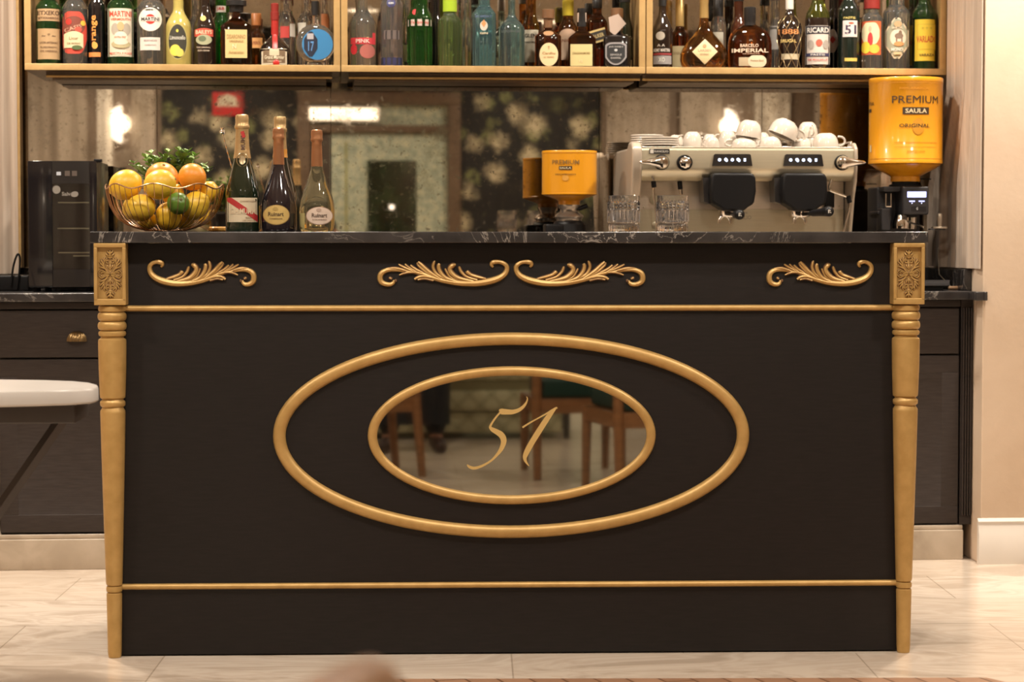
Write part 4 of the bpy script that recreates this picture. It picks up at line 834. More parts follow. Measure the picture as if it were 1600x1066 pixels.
bottle('aniseed_bottle', 'clear bottle with a long eight-sided medallion of a rider on a horse', 1380, 1421, VF, 14, 0, 12, -40, glass((.90, .92, .86)), cW, -24,
       [[('s', 'long', 1384, 22, 1419, 84, (.58, .48, .34)), ('s', 'long', 1386, 24, 1417, 82, (.30, .31, .22)), ('s', 'oval', 1391, 39, 1415, 65, (.64, .56, .44)), ('s', 'oval', 1398, 45, 1411, 54, (.20, .14, .10)), ('s', 'oval', 1404, 41, 1409, 48, (.18, .12, .08)), ('s', 'rect', 1400, 50, 1402, 60, (.2, .14, .1)), ('s', 'rect', 1408, 50, 1410, 59, (.2, .14, .1)), ('s', 'oval', 1397, 58, 1412, 65, (.58, .26, .10)), ('s', 'oval', 1397, 27, 1409, 36, (.45, .30, .16)), ('t', 'ANIS DEL', 1402, 37, 16, 3, (.6, .5, .36)), ('t', 'MONO', 1402, 70, 18, 5, (.62, .62, .56)), ('s', 'rect', 1397, 74, 1408, 78, (.55, .38, .22))]], group=G3, fn=lambda a, z: 1+.02*cos(a*14+z*300), seg=56)
bottle('sherry_bottle', 'green bottle with a yellow label half hidden behind the yellow VARLADO one', 1415, 1441, VB-.03, 18, 0, 8, -42, dG, cR, -24, [[('s', 'rect', 1416, 30, 1439, 90, (.62, .50, .06)), ('t', 'VARLADO', 1428, 56, 18, 8, (.5, .10, .04))]], group=G3)
bottle('sherry_bottle', 'green glass bottle with a large yellow label reading VARLADO, last on the shelf', 1426, 1462, VF, 16, -6, 9, -45, gG, cG, -28,
       [[('s', 'rect', 1430, 24, 1464.5, 87, (.72, .55, .05)), ('s', 'rect', 1434, 31, 1461, 70, (.58, .44, .05)), ('s', 'rect', 1435, 32, 1460, 69, (.72, .55, .05)), ('t', 'VARLADO', 1448, 54, 31, 10, (.50, .09, .03)), ('t', 'VARAZA', 1448, 78, 23, 4, (.10, .06, .02)), ('t', '* * *', 1448, 38, 16, 4, (.35, .3, .05))]], group=G3, extra=two_tone(dG, 0, 20))
# ================================================================== ON THE BAR TOP
def bar_px(py0, py1): return 0
YB0 = .20
def champagne(name, label, x0, x1, y, ytop, prof, body, foil, foilprof, labels, extra=None):
    return bottle(name, label, x0, x1, y, 0, 0, 0, 0, body, foil, 0, labels, prof=prof, yb=361, zb=TOP, frame='bar', group='champagne bottles on the bar', capprof=foilprof, extra=extra, seg=48)
FG = M((.52, .36, .17), .35, .6, bump=.5, bscale=90, name='gold_foil'); FC = M((.42, .20, .095), .32, .7, bump=.4, bscale=90, name='copper_foil')
def seal(t, s, Y, surf, cx, pr):
    b = MB(); cz = Y(249); r = 9*s
    b.tube([(r*.95*cos(2*pi*k/24), surf(.003)(0, cz)[1], cz+r*1.15*sin(2*pi*k/24)) for k in range(24)], .0014, M((.45, .36, .22), .3, .9, name='seal_metal'), 6, closed=True)
    put_shape(b, 'oval', -r*.55, cz-r*.8, r*.55, cz+r*.8, M((.45, .36, .22), .3, .9, name='seal_metal'), surf(.002)); b.build('neck_seal', t)
champagne('champagne_bottle', 'tall green-black champagne bottle with a red diagonal sash on its cream label', 352, 405.5, .22, 177,
    [(361, 25.5), (359, 26.6), (356, 26.8), (312, 26.8), (300, 26.3), (288, 24.2), (275, 20.6), (262, 16.8), (250, 13.6), (238, 11.6), (225, 10.2), (215, 9.8)], dark((.008, .016, .007)), FG,
    [(246, 13.9), (238, 12.6), (226, 11.3), (214, 10.6), (204, 10.2), (200.5, 10.3), (199, 11.8), (196, 12), (194, 11), (190, 10.4), (183, 10.6), (179, 9.8), (177.4, 7), (177, .1)],
    [[('s', 'rect', 355, 308, 405, 346, (.66, .55, .38)), ('s', 'sash', 355, 308, 405, 346, (.45, .03, .03)), ('t', 'CHAMPAGNE', 388, 313.5, 26, 2.6, (.4, .3, .2)), ('t', 'G.H.MUMM', 379, 329, 40, 9, (.70, .56, .38), 0), ('t', 'BRUT', 389, 339, 10, 2.5, (.3, .2, .1)), ('t', 'CORDON ROUGE', 388, 343, 20, 1.8, (.3, .2, .1))],
     [('t', 'MUMM', 380, 220, 26, 7, (.10, .05, .03), pi/2), ('s', 'rect', 377.5, 204, 383, 214, (.45, .03, .03), .3)]], seal)
RP = lambda yt: [(361, 24), (359, 26), (355, 26.8), (345, 27.3), (328, 27.4), (314, 26.4), (303, 23.8), (292, 20), (281, 16), (270, 12.4), (262, 10), (254, 8.6), (250, 8.2)]
def foil(yt): return [(yt+58, 9.2), (yt+52, 9.0), (yt+30, 8.3), (yt+20, 8.0), (yt+18, 9.3), (yt+15, 9.8), (yt+13, 8.9), (yt+7, 9.4), (yt+2, 8.6), (yt+.4, 6.5), (yt, .1)]
def foil_stems(t, s, Y, surf, cx, pr): pass
champagne('champagne_bottle', 'dark bulbous champagne bottle with a yellow oval label and copper foil, in the middle', 408, 463, .21, 198, RP(198), dark((.012, .008, .012), .05), FC, foil(198),
    [[('s', 'oval', 410.5, 319, 452.5, 350.5, (.30, .18, .05)), ('s', 'oval', 411.5, 320, 451.5, 349.5, (.58, .40, .13)), ('t', 'Ruinart', 431, 333.5, 24, 6.5, (.10, .06, .03)), ('s', 'oval', 426, 322.5, 434, 328, (.42, .28, .08)), ('t', 'CHAMPAGNE', 431, 340.5, 20, 1.9, (.2, .12, .05))]])
champagne('champagne_bottle', 'clear glass champagne bottle with an ivory oval label and copper foil, rightmost', 467, 523.5, .21, 201, [(y+3 if y < 350 else y, h*1.01) for y, h in RP(201)], glass((.92, .84, .50)), FC, foil(201),
    [[('s', 'oval', 478, 322, 520, 350.5, (.36, .22, .16)), ('s', 'oval', 479, 323, 519, 349.5, (.66, .52, .42)), ('t', 'Ruinart', 499, 335.5, 24, 6.5, (.10, .06, .04)), ('s', 'oval', 494, 324.5, 502, 330, (.45, .32, .25)), ('t', 'BLANC DE BLANCS', 499, 342, 22, 1.9, (.2, .12, .08))], [('s', 'rect', 467, 332, 476, 358, (.45, .38, .16))]])
champagne('champagne_bottle', 'taller gold-foiled champagne bottle with an orange neck band, behind the dark middle one', 411, 465, .36, 180,
    [(361, 24), (359, 25.5), (310, 25.6), (300, 25), (288, 22.6), (275, 19), (262, 15.5), (250, 12.8), (240, 11)], dark((.010, .012, .008)), FG,
    [(244, 12.0), (236, 11), (222, 10), (206, 9.4), (204, 10.6), (200, 10.8), (198, 9.6), (190, 9.6), (184, 9.8), (181, 8.8), (180, .1)],
    [[('s', 'rect', 420, 232, 458, 245, (.62, .26, .03))], [('s', 'rect', 412, 320, 464, 358, (.66, .36, .04))]])
# bar spoon in a mixing glass
x, z = br(376, 300, .50)
t = thing('mixing_glass', 'small clear mixing glass hidden behind the red-sashed champagne bottle', 'glass', (x, .50, TOP))
b = MB(); b.lathe([(.034, 0), (.038, .002), (.040, .10), (.0385, .10), (.0365, .010), (.001, .008)], GLASS, 32, cap=False); b.build('glass_body', t)
t = thing('bar_spoon', 'twisted metal bar spoon leaning left from behind the red-sashed bottle', 'spoon', (x+.0, .50, TOP+.012))
p1 = Vector((br(347.5, 208, .50)[0]-x, 0, br(347.5, 208, .5)[1]-TOP-.012)); p0 = Vector((.02, 0, .0)); b = MB()
b.tube([p0+(p1-p0)*(i/60) for i in range(61)], [.0017+.0006*sin(i*1.6) for i in range(61)], CHROME, 8); b.build('handle', t)
b = MB(); b.lathe([(.0001, 0), (.006, .001), (.0085, .006), (.007, .011), (.004, .013), (.0065, .017), (.006, .020), (.0001, .021)], CHROME, 20, tuple(p1-Vector((0, 0, .004)))); b.build('finial', t)
# dried orange wheel on the marble
x, z = br(341, 355, .42); b = MB()
b.lathe([(.022, 0), (.026, .004), (.026, .010), (.022, .014)], mk_fruit((.60, .25, .03), (.75, .40, .08), 90, 'orange_peel'), 28, fn=lambda a, z: 1+.05*cos(a*9)); o = b.build('orange_half', None, (x, .42, TOP+.0005)); tag(o, 'cut orange half lying on the marble between the wire bowl and the champagne', 'fruit')

# wire fruit bowl
bx, _ = br(258, 300, .27); by = .27; SC = 1/573.
bowl = thing('wire_fruit_bowl', 'round copper wire bowl with a wavy rim, full of lemons and oranges', 'bowl', (bx, by, TOP))
def bprof(q):   # q 0..1 from base to rim -> radius, height
    P = [(0.055, .004), (.098, .016), (.128, .040), (.145, .070), (.154, .102), (.158, .128)]
    i = min(int(q*5), 4); f = q*5-i; a, c = P[i], P[i+1]; return a[0]+(c[0]-a[0])*f, a[1]+(c[1]-a[1])*f
def rimz(a): return .1205+.0065*cos(a*8+.6)
b = MB(); NW = 46
for k in range(NW):
    a = 2*pi*k/NW; zt_ = rimz(a); P = []
    for i in range(9):
        r, z = bprof(i/8); z = z*zt_/.128; P.append((r*cos(a), r*sin(a), z))
    b.tube(P, .0011, WIRE, 5, up=Vector((0, 0, 1)))
b.build('wires', bowl)
b = MB(); b.tube([(.158*cos(2*pi*i/96), .158*sin(2*pi*i/96), rimz(2*pi*i/96)) for i in range(96)], .0019, WIRE, 8, closed=True, up=Vector((0, 0, 1))); b.build('rim', bowl)
b = MB(); b.tube([(.055*cos(2*pi*i/40), .055*sin(2*pi*i/40), .0036) for i in range(40)], .0024, WIRE, 8, closed=True, up=Vector((0, 0, 1))); b.build('base_ring', bowl)
LEMC = mk_fruit((.66, .40, .02), (.80, .52, .05), 130, 'lemon_peel'); LEM2 = mk_fruit((.72, .40, .015), (.82, .50, .035), 130, 'lemon_peel'); ORC = mk_fruit((.76, .24, .012), (.84, .31, .03), 170, 'orange_peel'); LIMC = mk_fruit((.07, .16, .012), (.14, .24, .03), 130, 'lime_peel')
FR = []
def fruit(kind, px, py, dy, r, label, tilt=(0, 0, 0), mat=None):
    x, z = br(px, py, by+dy); FR.append([kind, Vector((x, by+dy, z)), r, label, tilt, mat])
def put_fruit(kind, loc, r, label, tilt, mat):
    """dy: depth relative to the bowl's centre"""
    t = thing(kind, label, kind, loc, group=kind+'s in the wire bowl', rot=tilt)
    b = MB()
    if kind == 'lemon':
        pr = []
        for i in range(21):
            a = pi*i/20; zz_ = -cos(a)*r*1.10; rr_ = r*sin(a)**.92
            if i in (1, 19): rr_ = r*.17; zz_ *= 1.03
            pr.append((max(rr_, .0004), zz_))
        pr[0] = (.0015, -r*1.20); pr[20] = (.003, r*1.15); b.lathe(pr, mat or LEMC, 30)
    else:
        pr = [(max(r*sin(pi*i/20), .0006), -r*.97*cos(pi*i/20)-(0 if i < 19 else .0015)) for i in range(21)]; b.lathe(pr, mat or (ORC if kind == 'orange' else LIMC), 30)
    b.build('peel', t)
    b = MB(); zt_ = r*1.15 if kind == 'lemon' else r*.955; b.lathe([(.0035, zt_-.002), (.0035, zt_+.0006), (.0012, zt_+.0016)], M((.20, .17, .05), .7, name='stem_scar'), 10); b.build('stem_scar', t)
    return t
k = SC
fruit('orange', 254, 281, .025, 26*k, 'largest orange, at the top centre of the wire bowl', (.5, .2, 0))
fruit('orange', 304, 283, -.01, 21.5*k, 'orange on the top right of the wire bowl, above the lime', (-.5, .5, 0))
fruit('lemon', 197, 293, -.025, 23*k, 'lemon on the top left of the wire bowl, higher than its neighbours', (0, 1.1, .3), LEM2)
fruit('lemon', 254, 299, -.080, 22.5*k, 'lemon in front of the largest orange, at the top centre', (0, 1.25, -.2))
fruit('lemon', 221, 325, -.070, 20.5*k, 'lemon against the wires, left of centre and below the top left one', (.2, 1.3, .2))
fruit('lemon', 262, 333, -.078, 19.5*k, 'lemon standing upright against the front wires at the bottom centre', (.15, .1, 0), LEM2)
fruit('lemon', 181, 321, .0, 17*k, 'lemon at the far left edge of the bowl, half under the top left one', (0, .5, 0))
fruit('lime', 290, 316, -.096, 17*k, 'round green lime against the front wires, right of centre', (1.2, 0, .4))
fruit('lemon', 311, 324, -.045, 21*k, 'lemon at the right of the lime, under the right-hand orange', (0, .9, .1))
fruit('lemon', 323, 300, .02, 16*k, 'lemon behind the right-hand orange, near the bowl rim', (0, .5, 0), LEM2)
fruit('lime', 336, 309, .055, 13*k, 'second green lime, dull, at the far right rim of the bowl', (.5, .5, 0))
fruit('lemon', 222, 349, -.028, 13*k, 'small lemon at the bottom left, low in the wire bowl', (0, 1.35, .1))
fruit('lemon', 293, 347, -.02, 13.5*k, 'small lemon at the bottom right, low in the wire bowl', (0, 1.2, -.1))
fruit('lemon', 274, 306, -.02, 16*k, 'lemon wedged between the two oranges, above the lime', (0, .6, 0), LEM2)
def wall_r(h):
    h = max(h, .002)/.94
    for i in range(50):
        r, z = bprof(i/50)
        if z >= h: return r
    return .158
RLX = [r*(1.09 if k_ == 'lemon' else 1.01) for k_, _, r, *_ in FR]
for it in range(900):
    for i in range(len(FR)):
        p = FR[i][1]
        for j in range(i):
            q = FR[j][1]; d = p-q; L_ = d.length; o_ = RLX[i]+RLX[j]-L_
            if o_ > 0:
                d = Vector((d.x*.5, d.y*1.6+(.002 if d.y >= 0 else -.002), d.z*.5)).normalized(); p += d*o_*.3; q -= d*o_*.3
        hz = p.z-TOP; Rb = wall_r(hz-RLX[i]*.35); rad_ = Vector((p.x-bx, p.y-by, 0)); lim = Rb-RLX[i]*1.0-(.020 if i in (5, 6, 11) else .009)
        if hz < .115 and rad_.length > lim: rad_ = rad_.normalized()*max(lim, .001); p.x = bx+rad_.x; p.y = by+rad_.y
        p.z = max(p.z, TOP+RLX[i]+.004)
for f_ in FR: put_fruit(*f_)
# mint plant behind the bowl
x, z = br(262, 300, .515)
pl = thing('potted_mint', 'bushy green mint plant in a dark pot behind the fruit bowl', 'plant', (x, .515, TOP))
b = MB(); b.lathe([(.036, 0), (.048, .075), (.051, .078), (.051, .088), (.047, .088), (.045, .078), (.001, .076)], M((.03, .026, .024), .5, name='dark_pot'), 32, cap=False); b.build('pot', pl)
rnd = random.Random(11); b = MB(); lf = MB(); LG = M((.10, .20, .04), .4, var=.5, vscale=40, name='mint_leaf'); LG2 = M((.24, .36, .10), .4, var=.3, vscale=40, name='mint_leaf_young')
def leaf(mb, p, d, L, w_, mat):
    d = d.normalized(); s_ = d.cross(Vector((0, 0, 1)));
    if s_.length < .1: s_ = Vector((1, 0, 0))
    s_.normalize(); n_ = s_.cross(d); vs = []; N = 5
    for i in range(N+1):
        q = i/N; c = p+d*(L*q)-n_*(L*.22*q*q)*-1; ww = w_*sin(pi*min(q*.93+.05, 1))**.8
        vs += [c-s_*ww+n_*ww*.35, c, c+s_*ww+n_*ww*.35]
    mb.add(vs, [[i*3+j, (i+1)*3+j, (i+1)*3+j+1, i*3+j+1] for i in range(N) for j in (0, 1)], mat, True)
TIPS = [(208, 255), (218, 262), (228, 247), (236, 240), (244, 252), (255, 246), (262, 238), (270, 250), (280, 236), (287, 244), (293, 238), (300, 250), (305, 244), (272, 262), (240, 262), (317, 260), (325, 264), (296, 262), (250, 260), (286, 256), (226, 268), (312, 268)]
TIPS += [(px+rnd.uniform(-9, 9), py+rnd.uniform(0, 9)) for px, py in TIPS]
for i, (px, py) in enumerate(TIPS):
    yy = .515+rnd.uniform(-.035, .045); X, Z = br(px, py, yy); tip = Vector((X-x, yy-.515, Z-TOP)); base = Vector((rnd.uniform(-.02, .02), rnd.uniform(-.02, .02), .076)); mid = (base+tip)/2+Vector((rnd.uniform(-.01, .01), 0, .012))
    P = [base*(1-q)**2+mid*2*q*(1-q)+tip*q*q for q in [j/8 for j in range(9)]]; b.tube(P, [.0015-.0008*j/8 for j in range(9)], M((.12, .16, .04), .6, name='mint_stem'), 6)
    for j in range(3, 9):
        for side in range(3 if j == 8 else 2):
            a = j*1.57+side*pi+(side*1.0 if j == 8 else 0)+rnd.uniform(-.4, .4); d = Vector((cos(a), sin(a), rnd.uniform(.1, .6))); L = rnd.uniform(.019, .028)*(1. if j < 8 else .8); leaf(lf, P[j], d, L, L*.34, LG2 if j > 6 or rnd.random() < .3 else LG)
b.build('stems', pl); lf.build('foliage', pl)

# cut crystal tumblers
def tumbler(px, label):
    x, _ = br(px, 300, .22); t = thing('whisky_tumbler', label, 'glass', (x, .22, TOP+.0004), group='cut crystal tumblers')
    R = 24.5/580.; H = 56/580.; n = 96; pr = [(0, .90), (.03, .96), (.18, .97), (.22, .94), (.235, .94), (.25, 1.0), (.40, 1.0), (.56, 1.0), (.60, 1.02), (.645, 1.0), (.69, 1.02), (.735, 1.0), (.78, 1.02), (.825, 1.0), (.845, .985), (.93, .985), (.99, .99), (1., .97)]
    def fn_(a, z):
        q = z/H
        if .02 < q < .2: return 1+.03*cos(a*20)
        if .24 < q < .57: return 1+.05*cos(a*24)
        if .58 < q < .83: j = round((q-.60)/.045); return 1+.05*cos(a*24+pi*j)
        return 1.
    pp = [(R*r, H*z) for z, r in pr]+[(R*.90, H*.995), (R*.88, H*.9), (R*.83, H*.20), (R*.78, H*.17), (.001, H*.16)]
    def fn2(a, z, i=[0]): return fn_(a, z)
    b = MB(); vs = []; fs = []
    for k_, (r, z) in enumerate(pp):
        for i in range(n):
            a = 2*pi*i/n; m_ = fn_(a, z) if k_ < len(pr) else 1.; vs.append((r*m_*cos(a), r*m_*sin(a), z))
    for j in range(len(pp)-1):
        for i in range(n): i2 = (i+1) % n; fs.append([j*n+i, j*n+i2, (j+1)*n+i2, (j+1)*n+i])
    fs.append(list(range(n))[::-1]); fs.append([(len(pp)-1)*n+i for i in range(n)])
    b.add(vs, fs, GLASS, False); b.build('glass_body', t)
tumbler(974.5, 'left of two cut crystal tumblers on the bar, before the pale machine side')
tumbler(1051, 'right of two cut crystal tumblers on the bar, before the steam wand')

# ================================================================== ON THE BACK COUNTER
CT = .9045
def R_(px, py, v, u0, z0=CT): u, z = bk(px, py, v); return u-u0, z-z0
# wine cooler
v = .10; ua, ub = bk(44, 360, v)[0], bk(152, 360, v)[0]; zt_ = bk(100, 251, v)[1]; W_ = ub-ua; H_ = zt_-CT
wc = bthing('wine_cooler', 'small black thermoelectric wine cooler with a glass door, on the back counter at left', 'wine cooler', ua, v, CT)
COOL = M((.014, .012, .012), .22, coat=.5, name='cooler_black')
b = MB(); b.box(0, W_, .036, .40, .012, H_, COOL, .004)
for xx in (.02, W_-.02):
    for yy in (.06, .37): b.lathe([(.012, 0), (.012, .0125)], BLACKP, 12, (xx, yy, 0))
b.build('cabinet_body', wc)
X = lambda p: bk(p, 350, v)[0]-ua; Zc = lambda y: bk(100, y, v)[1]-CT
d = MB(); wx0, wx1, wz0, wz1 = X(82), X(140), Zc(421), Zc(287)
d.box(0, wx0, 0, .033, .016, H_-.001, BLACKG, .002); d.box(wx1, W_, 0, .033, .016, H_-.001, BLACKG, .002); d.box(wx0, wx1, 0, .033, .016, wz0, BLACKG); d.box(wx0, wx1, 0, .033, wz1, H_-.001, BLACKG)
do = d.build('door', wc)
b = MB(); b.box(wx0, wx1, .022, .028, wz0, wz1, M((.105, .08, .065), .35, name='smoked_back')); b.build('window_pane', do)
b = MB(); b.box(wx0, wx1, .004, .005, wz0, wz1, M((.88, .86, .84), .02, 0, 1., ior=1.45, name='tinted_glass')); b.build('outer_pane', do)
for j, (yy, xx0) in enumerate(((316.5, 90), (357, 89), (395, 90), (400, 113))):
    b = MB(); z = Zc(yy); b.box(X(xx0), wx1-.003, .012, .020, z-.0022, z+.0022, M((.50, .48, .36), .3, .7, name='shelf_metal'), .001); b.build('wire_shelf', wc)
b = MB(); GL = M((.20, .18, .155), .4, name='pale_print')
sf = lambda x, z: (x, -.0006, z)
put_shape(b, 'oval', X(82.5), Zc(303), X(95), Zc(290), GL, sf); put_text(b, 'Salv', X(104), Zc(303), X(111)-X(97), .013, GL, lambda x, z: (x, -.0006, z), 0, .03); put_shape(b, 'oval', X(111), Zc(308), X(123), Zc(299), GL, sf, rot=.2)
b.build('door_logo', do)
b = MB(); put_shape(b, 'rect', X(89), Zc(274), X(96), Zc(268.5), M((.35, .36, .38), .4, emit=.25, name='display'), sf)
for q in (106, 117): put_shape(b, 'rect', X(q-4), Zc(275), X(q+4), Zc(267), M((.09, .07, .06), .3, name='touch_key'), sf)
b.build('control_panel', do)
b = MB(); b.box(W_-.012, W_+.014, .02, .05, H_-.004, H_+.006, BLACKP, .003); b.build('door_hinge', wc)
# black cable and dark appliance at the left edge
u, z = bk(5, 440, .25); t = bthing('cable_box', 'low black box with a looped cable, on the back counter at the left edge', 'box', u, .25, CT)
b = MB(); b.box(-.10, .09, -.04, .14, 0, .052, BLACKP, .006); b.build('casing', t)
b = MB(); P = [R_(p, y, .25, u) for p, y in ((20, 446), (23, 420), (27, 404), (31, 397), (34, 404), (33, 425), (29, 452))]; P = cr([(a, c) for a, c in P], 6); b.tube([(a, -.045, max(c, .004)) for a, c in P], .0035, BLACKP, 8); b.build('cable', t)

# espresso machine
v = .03; um, _ = bk(1168, 300, v); em = bthing('espresso_machine', 'two-group steel espresso machine on the back counter, cups piled on its top', 'coffee machine', um, v, CT)
X = lambda p: bk(p, 300, v)[0]-um; Zm = lambda y: bk(1168, y, v)[1]-CT
xl, xr = X(1003), X(1334); zt_ = Zm(231); zf = Zm(282); BEIGE = M((.50, .42, .33), .35, .35, name='champagne_steel')
b = MB(); b.box(xl+.004, xr-.004, .14, .50, .03, zt_-.012, STEELP, .004); b.box(xl+.01, xr-.01, .02, .14, .03, .075, STEELP, .004)
for xx in (xl+.05, xr-.05):
    for yy in (.08, .45): b.lathe([(.02, 0), (.02, .031)], BLACKP, 16, (xx, yy, 0))
b.build('body', em)
# fascia: upper band upright, lower band curving under
pr = [(.018, zt_), (.006, zt_-.002), (.0, zt_-.008), (-.002, Zm(262)), (.0, Zm(266)), (.006, Zm(271)), (.02, Zm(277)), (.04, zf), (.14, zf), (.14, zt_)]
b = MB(); n_ = len(pr); b.add([(xl, y, z) for y, z in pr]+[(xr, y, z) for y, z in pr], [[i, (i+1) % n_, n_+(i+1) % n_, n_+i] for i in range(n_)]+[list(range(n_))[::-1], list(range(n_, 2*n_))], STEEL, True); b.build('fascia', em)
b = MB(); z = Zm(326); b.box(xl+.003, xr-.003, .138, .1395, .076, z-.001, STEEL); b.box(xl+.003, xr-.003, .138, .1395, z+.001, zf-.001, STEELP); b.build('splash_panel', em)
def cheek(sx):      # curved side panel
    pts = [(-.010, zt_-.03), (-.006, zt_), (.02, zt_+.018), (.09, zt_+.020), (.125, zt_+.001), (.44, zt_+.001), (.50, zt_-.02), (.50, .02), (.12, .02), (.10, .10), (.07, .20), (.03, zf-.05), (.0, zf)]
    x0 = xl-.034 if sx < 0 else xr; x1 = xl if sx < 0 else xr+.012; m = len(pts); b = MB()
    b.add([(x0, y, z) for y, z in pts]+[(x1, y, z) for y, z in pts], [[i, (i+1) % m, m+(i+1) % m, m+i] for i in range(m)]+[list(range(m))[::-1], list(range(m, 2*m))], BEIGE, False)
    bm_ = b.build('side_panel', em); md = bm_.modifiers.new('bevel', 'BEVEL'); md.width = .008; md.segments = 4; return bm_
cheek(-1); cheek(1)
b = MB()
for zz_ in (zt_+.0215,): b.tube([(xl+.12, .48, zz_), (xr-.002, .48, zz_), (xr-.002, .03, zz_), (xr-.002, .028, zt_)], .003, CHROME, 8, up=Vector((0, 0, 1)))
b.build('cup_rail', em)
b = MB(); sf = lambda e: (lambda x, z: (x, -.0022-e, z))
put_shape(b, 'rect', X(1014), Zm(241), X(1046), Zm(233), M((.02, .018, .018), .4), sf(.0002)); put_text(b, 'RANCILIO', X(1033), Zm(237), .046, .007, M((.6, .55, .48), .4), sf(.0006)); put_shape(b, 'rect', X(1015.5), Zm(240), X(1021), Zm(234), M((.6, .55, .48), .4), sf(.0006)); b.build('badge', em)
LIT = M((.60, .72, 1.), .4, emit=2.2, name='lit_symbol')
for a in (1112, 1223):
    pb = MB(); x0, x1, z0, z1 = X(a), X(a+63), Zm(259.5), Zm(241); pb.prism([(x0, z0), (x1, z0), (x1-.006, z1-.003), (x1-.010, z1), (x0+.010, z1), (x0+.006, z1-.003)], -.007, .0, BLACKG); po = pb.build('control_pad', em)
    s1 = MB(); sf2 = lambda x, z: (x, -.0074, z)
    for q, (dx, wd) in enumerate(((-20, 5), (-10.2, 5), (-9, 4), (0, 5), (9, 5), (10.5, 4), (19.5, 3.4))):
        c = a+31.5+dx; dz = .8 if q in (2, 5) else -.6 if q in (1, 4) else 0; put_shape(s1, 'oval' if q < 6 else 'rect', X(c-wd/2), Zm(250+2.4+dz), X(c+wd/2), Zm(250-2.4+dz), LIT, sf2)
    s1.build('lit_symbols', po)
def lever(px, dirx, label=None):   # teardrop steam lever over a round black boss
    b = MB(); cx, cz = X(px), Zm(254); mx = Matrix.Translation((cx, 0, cz)) @ Matrix.Rotation(pi/2, 4, 'X')
    b.lathe([(.026, .0), (.026, .010), (.023, .014), (.001, .014)], BLACKP, 28, mx=mx, cap=False); L = b.build('lever_boss', em)
    b = MB(); vs = []; N = 28
    pts = [(.022*cos(a), .022*sin(a)) for a in [radians(50)+i*radians(260)/16 for i in range(17)]]+[(.062, -.007), (.071, -.005), (.075, 0), (.071, .005), (.062, .007)]
    pts = [(x*dirx, z-.004*abs(x)/.075*0) for x, z in pts]; m = len(pts)
    rings = [(1., -.0145), (1.02, -.022), (.86, -.030), (.45, -.034)]
    for k_, y in rings: vs += [(cx+x*k_+(0 if k_ > .9 else .006*dirx*(1-k_)), y, cz+z*k_) for x, z in pts]
    fs = [[j*m+i, j*m+(i+1) % m, (j+1)*m+(i+1) % m, (j+1)*m+i] for j in range(3) for i in range(m)]+[list(range(m)), [3*m+i for i in range(m)][::-1]]; b.add(vs, fs, CHROME, True); b.build('lever', L)
lever(1033, -1); lever(1315, 1)
b = MB(); cx, cz = X(1069), Zm(254.5); mx = Matrix.Translation((cx, 0, cz)) @ Matrix.Rotation(pi/2, 4, 'X')
b.lathe([(.026, 0), (.026, .012), (.023, .016), (.001, .016)], BLACKP, 28, mx=mx, cap=False); ko = b.build('knob', em)
b = MB(); b.lathe([(.018, .016), (.019, .024), (.014, .028), (.001, .029)], CHROME, 24, mx=mx, cap=False, fn=lambda a, z: 1+.07*cos(a*8)); b.build('knob_cap', ko)
def group_head(px, spout):
    cx = X(px); b = MB(); z1, z0 = Zm(271), Zm(321)
    # rounded black shroud, wide at top, undercut below
    prof = [(-.070, z1-.012), (-.068, z1-.004), (-.060, z1), (.060, z1), (.068, z1-.004), (.076, z1-.012), (.078, z1-.06), (.072, z0+.010), (.066, z0+.002), (.052, z0-.006), (.036, z0-.020), (-.030, z0-.020), (-.046, z0-.006), (-.064, z0+.004), (-.072, z0+.014), (-.074, z1-.06)]
    b.prism([(cx+x, z) for x, z in prof], -.052, .04, BLACKP); o = b.build('group_head', em); md = o.modifiers.new('bevel', 'BEVEL'); md.width = .008; md.segments = 3
    b = MB(); b.prism([(cx-.092, z1-.014), (cx-.066, z1-.014), (cx-.066, z0+.004), (cx-.088, z0+.012)], .0, .09, M((.02, .018, .018), .3)); b.build('group_side', o)
    b = MB(); b.lathe([(.034, -.012), (.037, -.008), (.037, .010), (.030, .012)], CHROME, 28, (cx, .02, z0-.026)); pf = b.build('portafilter', em)
    hx = -.012 if not spout else .060; b = MB(); hp = Vector((cx+(hx if spout else .004), -.150, Zm(336 if not spout else 331)))
    st = Vector((cx+.002, -.018, z0-.030)); b.tube([st+(hp-st)*q for q in (0, .25, .4, .7, .95, 1.)], [.006, .006, .011, .013, .0165, .0165], BLACKP, 16, up=Vector((0, 0, 1))); b.sphere(hp, .0172, BLACKP, 18, 12); h = b.build('handle', pf)
    b = MB(); put_text(b, 'R', hp.x, hp.z, .011, .011, M((.6, .56, .5), .3), lambda x, z: (x, hp.y-.0168, z), 0, .04); b.build('handle_mark', h)
    b = MB()
    sc_ = Vector((cx-(.005 if spout else .018), .0, z0-.040))
    for sg in (-1, 1): b.tube(cr([tuple(sc_+Vector((0, 0, .008))), tuple(sc_+Vector((sg*.010, 0, .002))), tuple(sc_+Vector((sg*.018, 0, -.008))), tuple(sc_+Vector((sg*.019, 0, -.020)))], 4), .0055, CHROME, 10)
    b.build('spout', pf)
group_head(1141, False); group_head(1252, True)
def wand(pts, name='steam_wand', v_=.02, r=.0042, grip=None):
    b = MB(); P = cr([(*R_(px, py, v+v_, um),) for px, py in pts], 5); b.tube([(a, v_, max(c, .09)) for a, c in P], r, CHROME, 10); o = b.build(name, em)
    if grip:
        b = MB(); q = [(*R_(px, py, v+v_, um),) for px, py in grip]; b.tube([(a, v_, c) for a, c in q], .0082, BLACKP, 12); b.build('wand_grip', o)
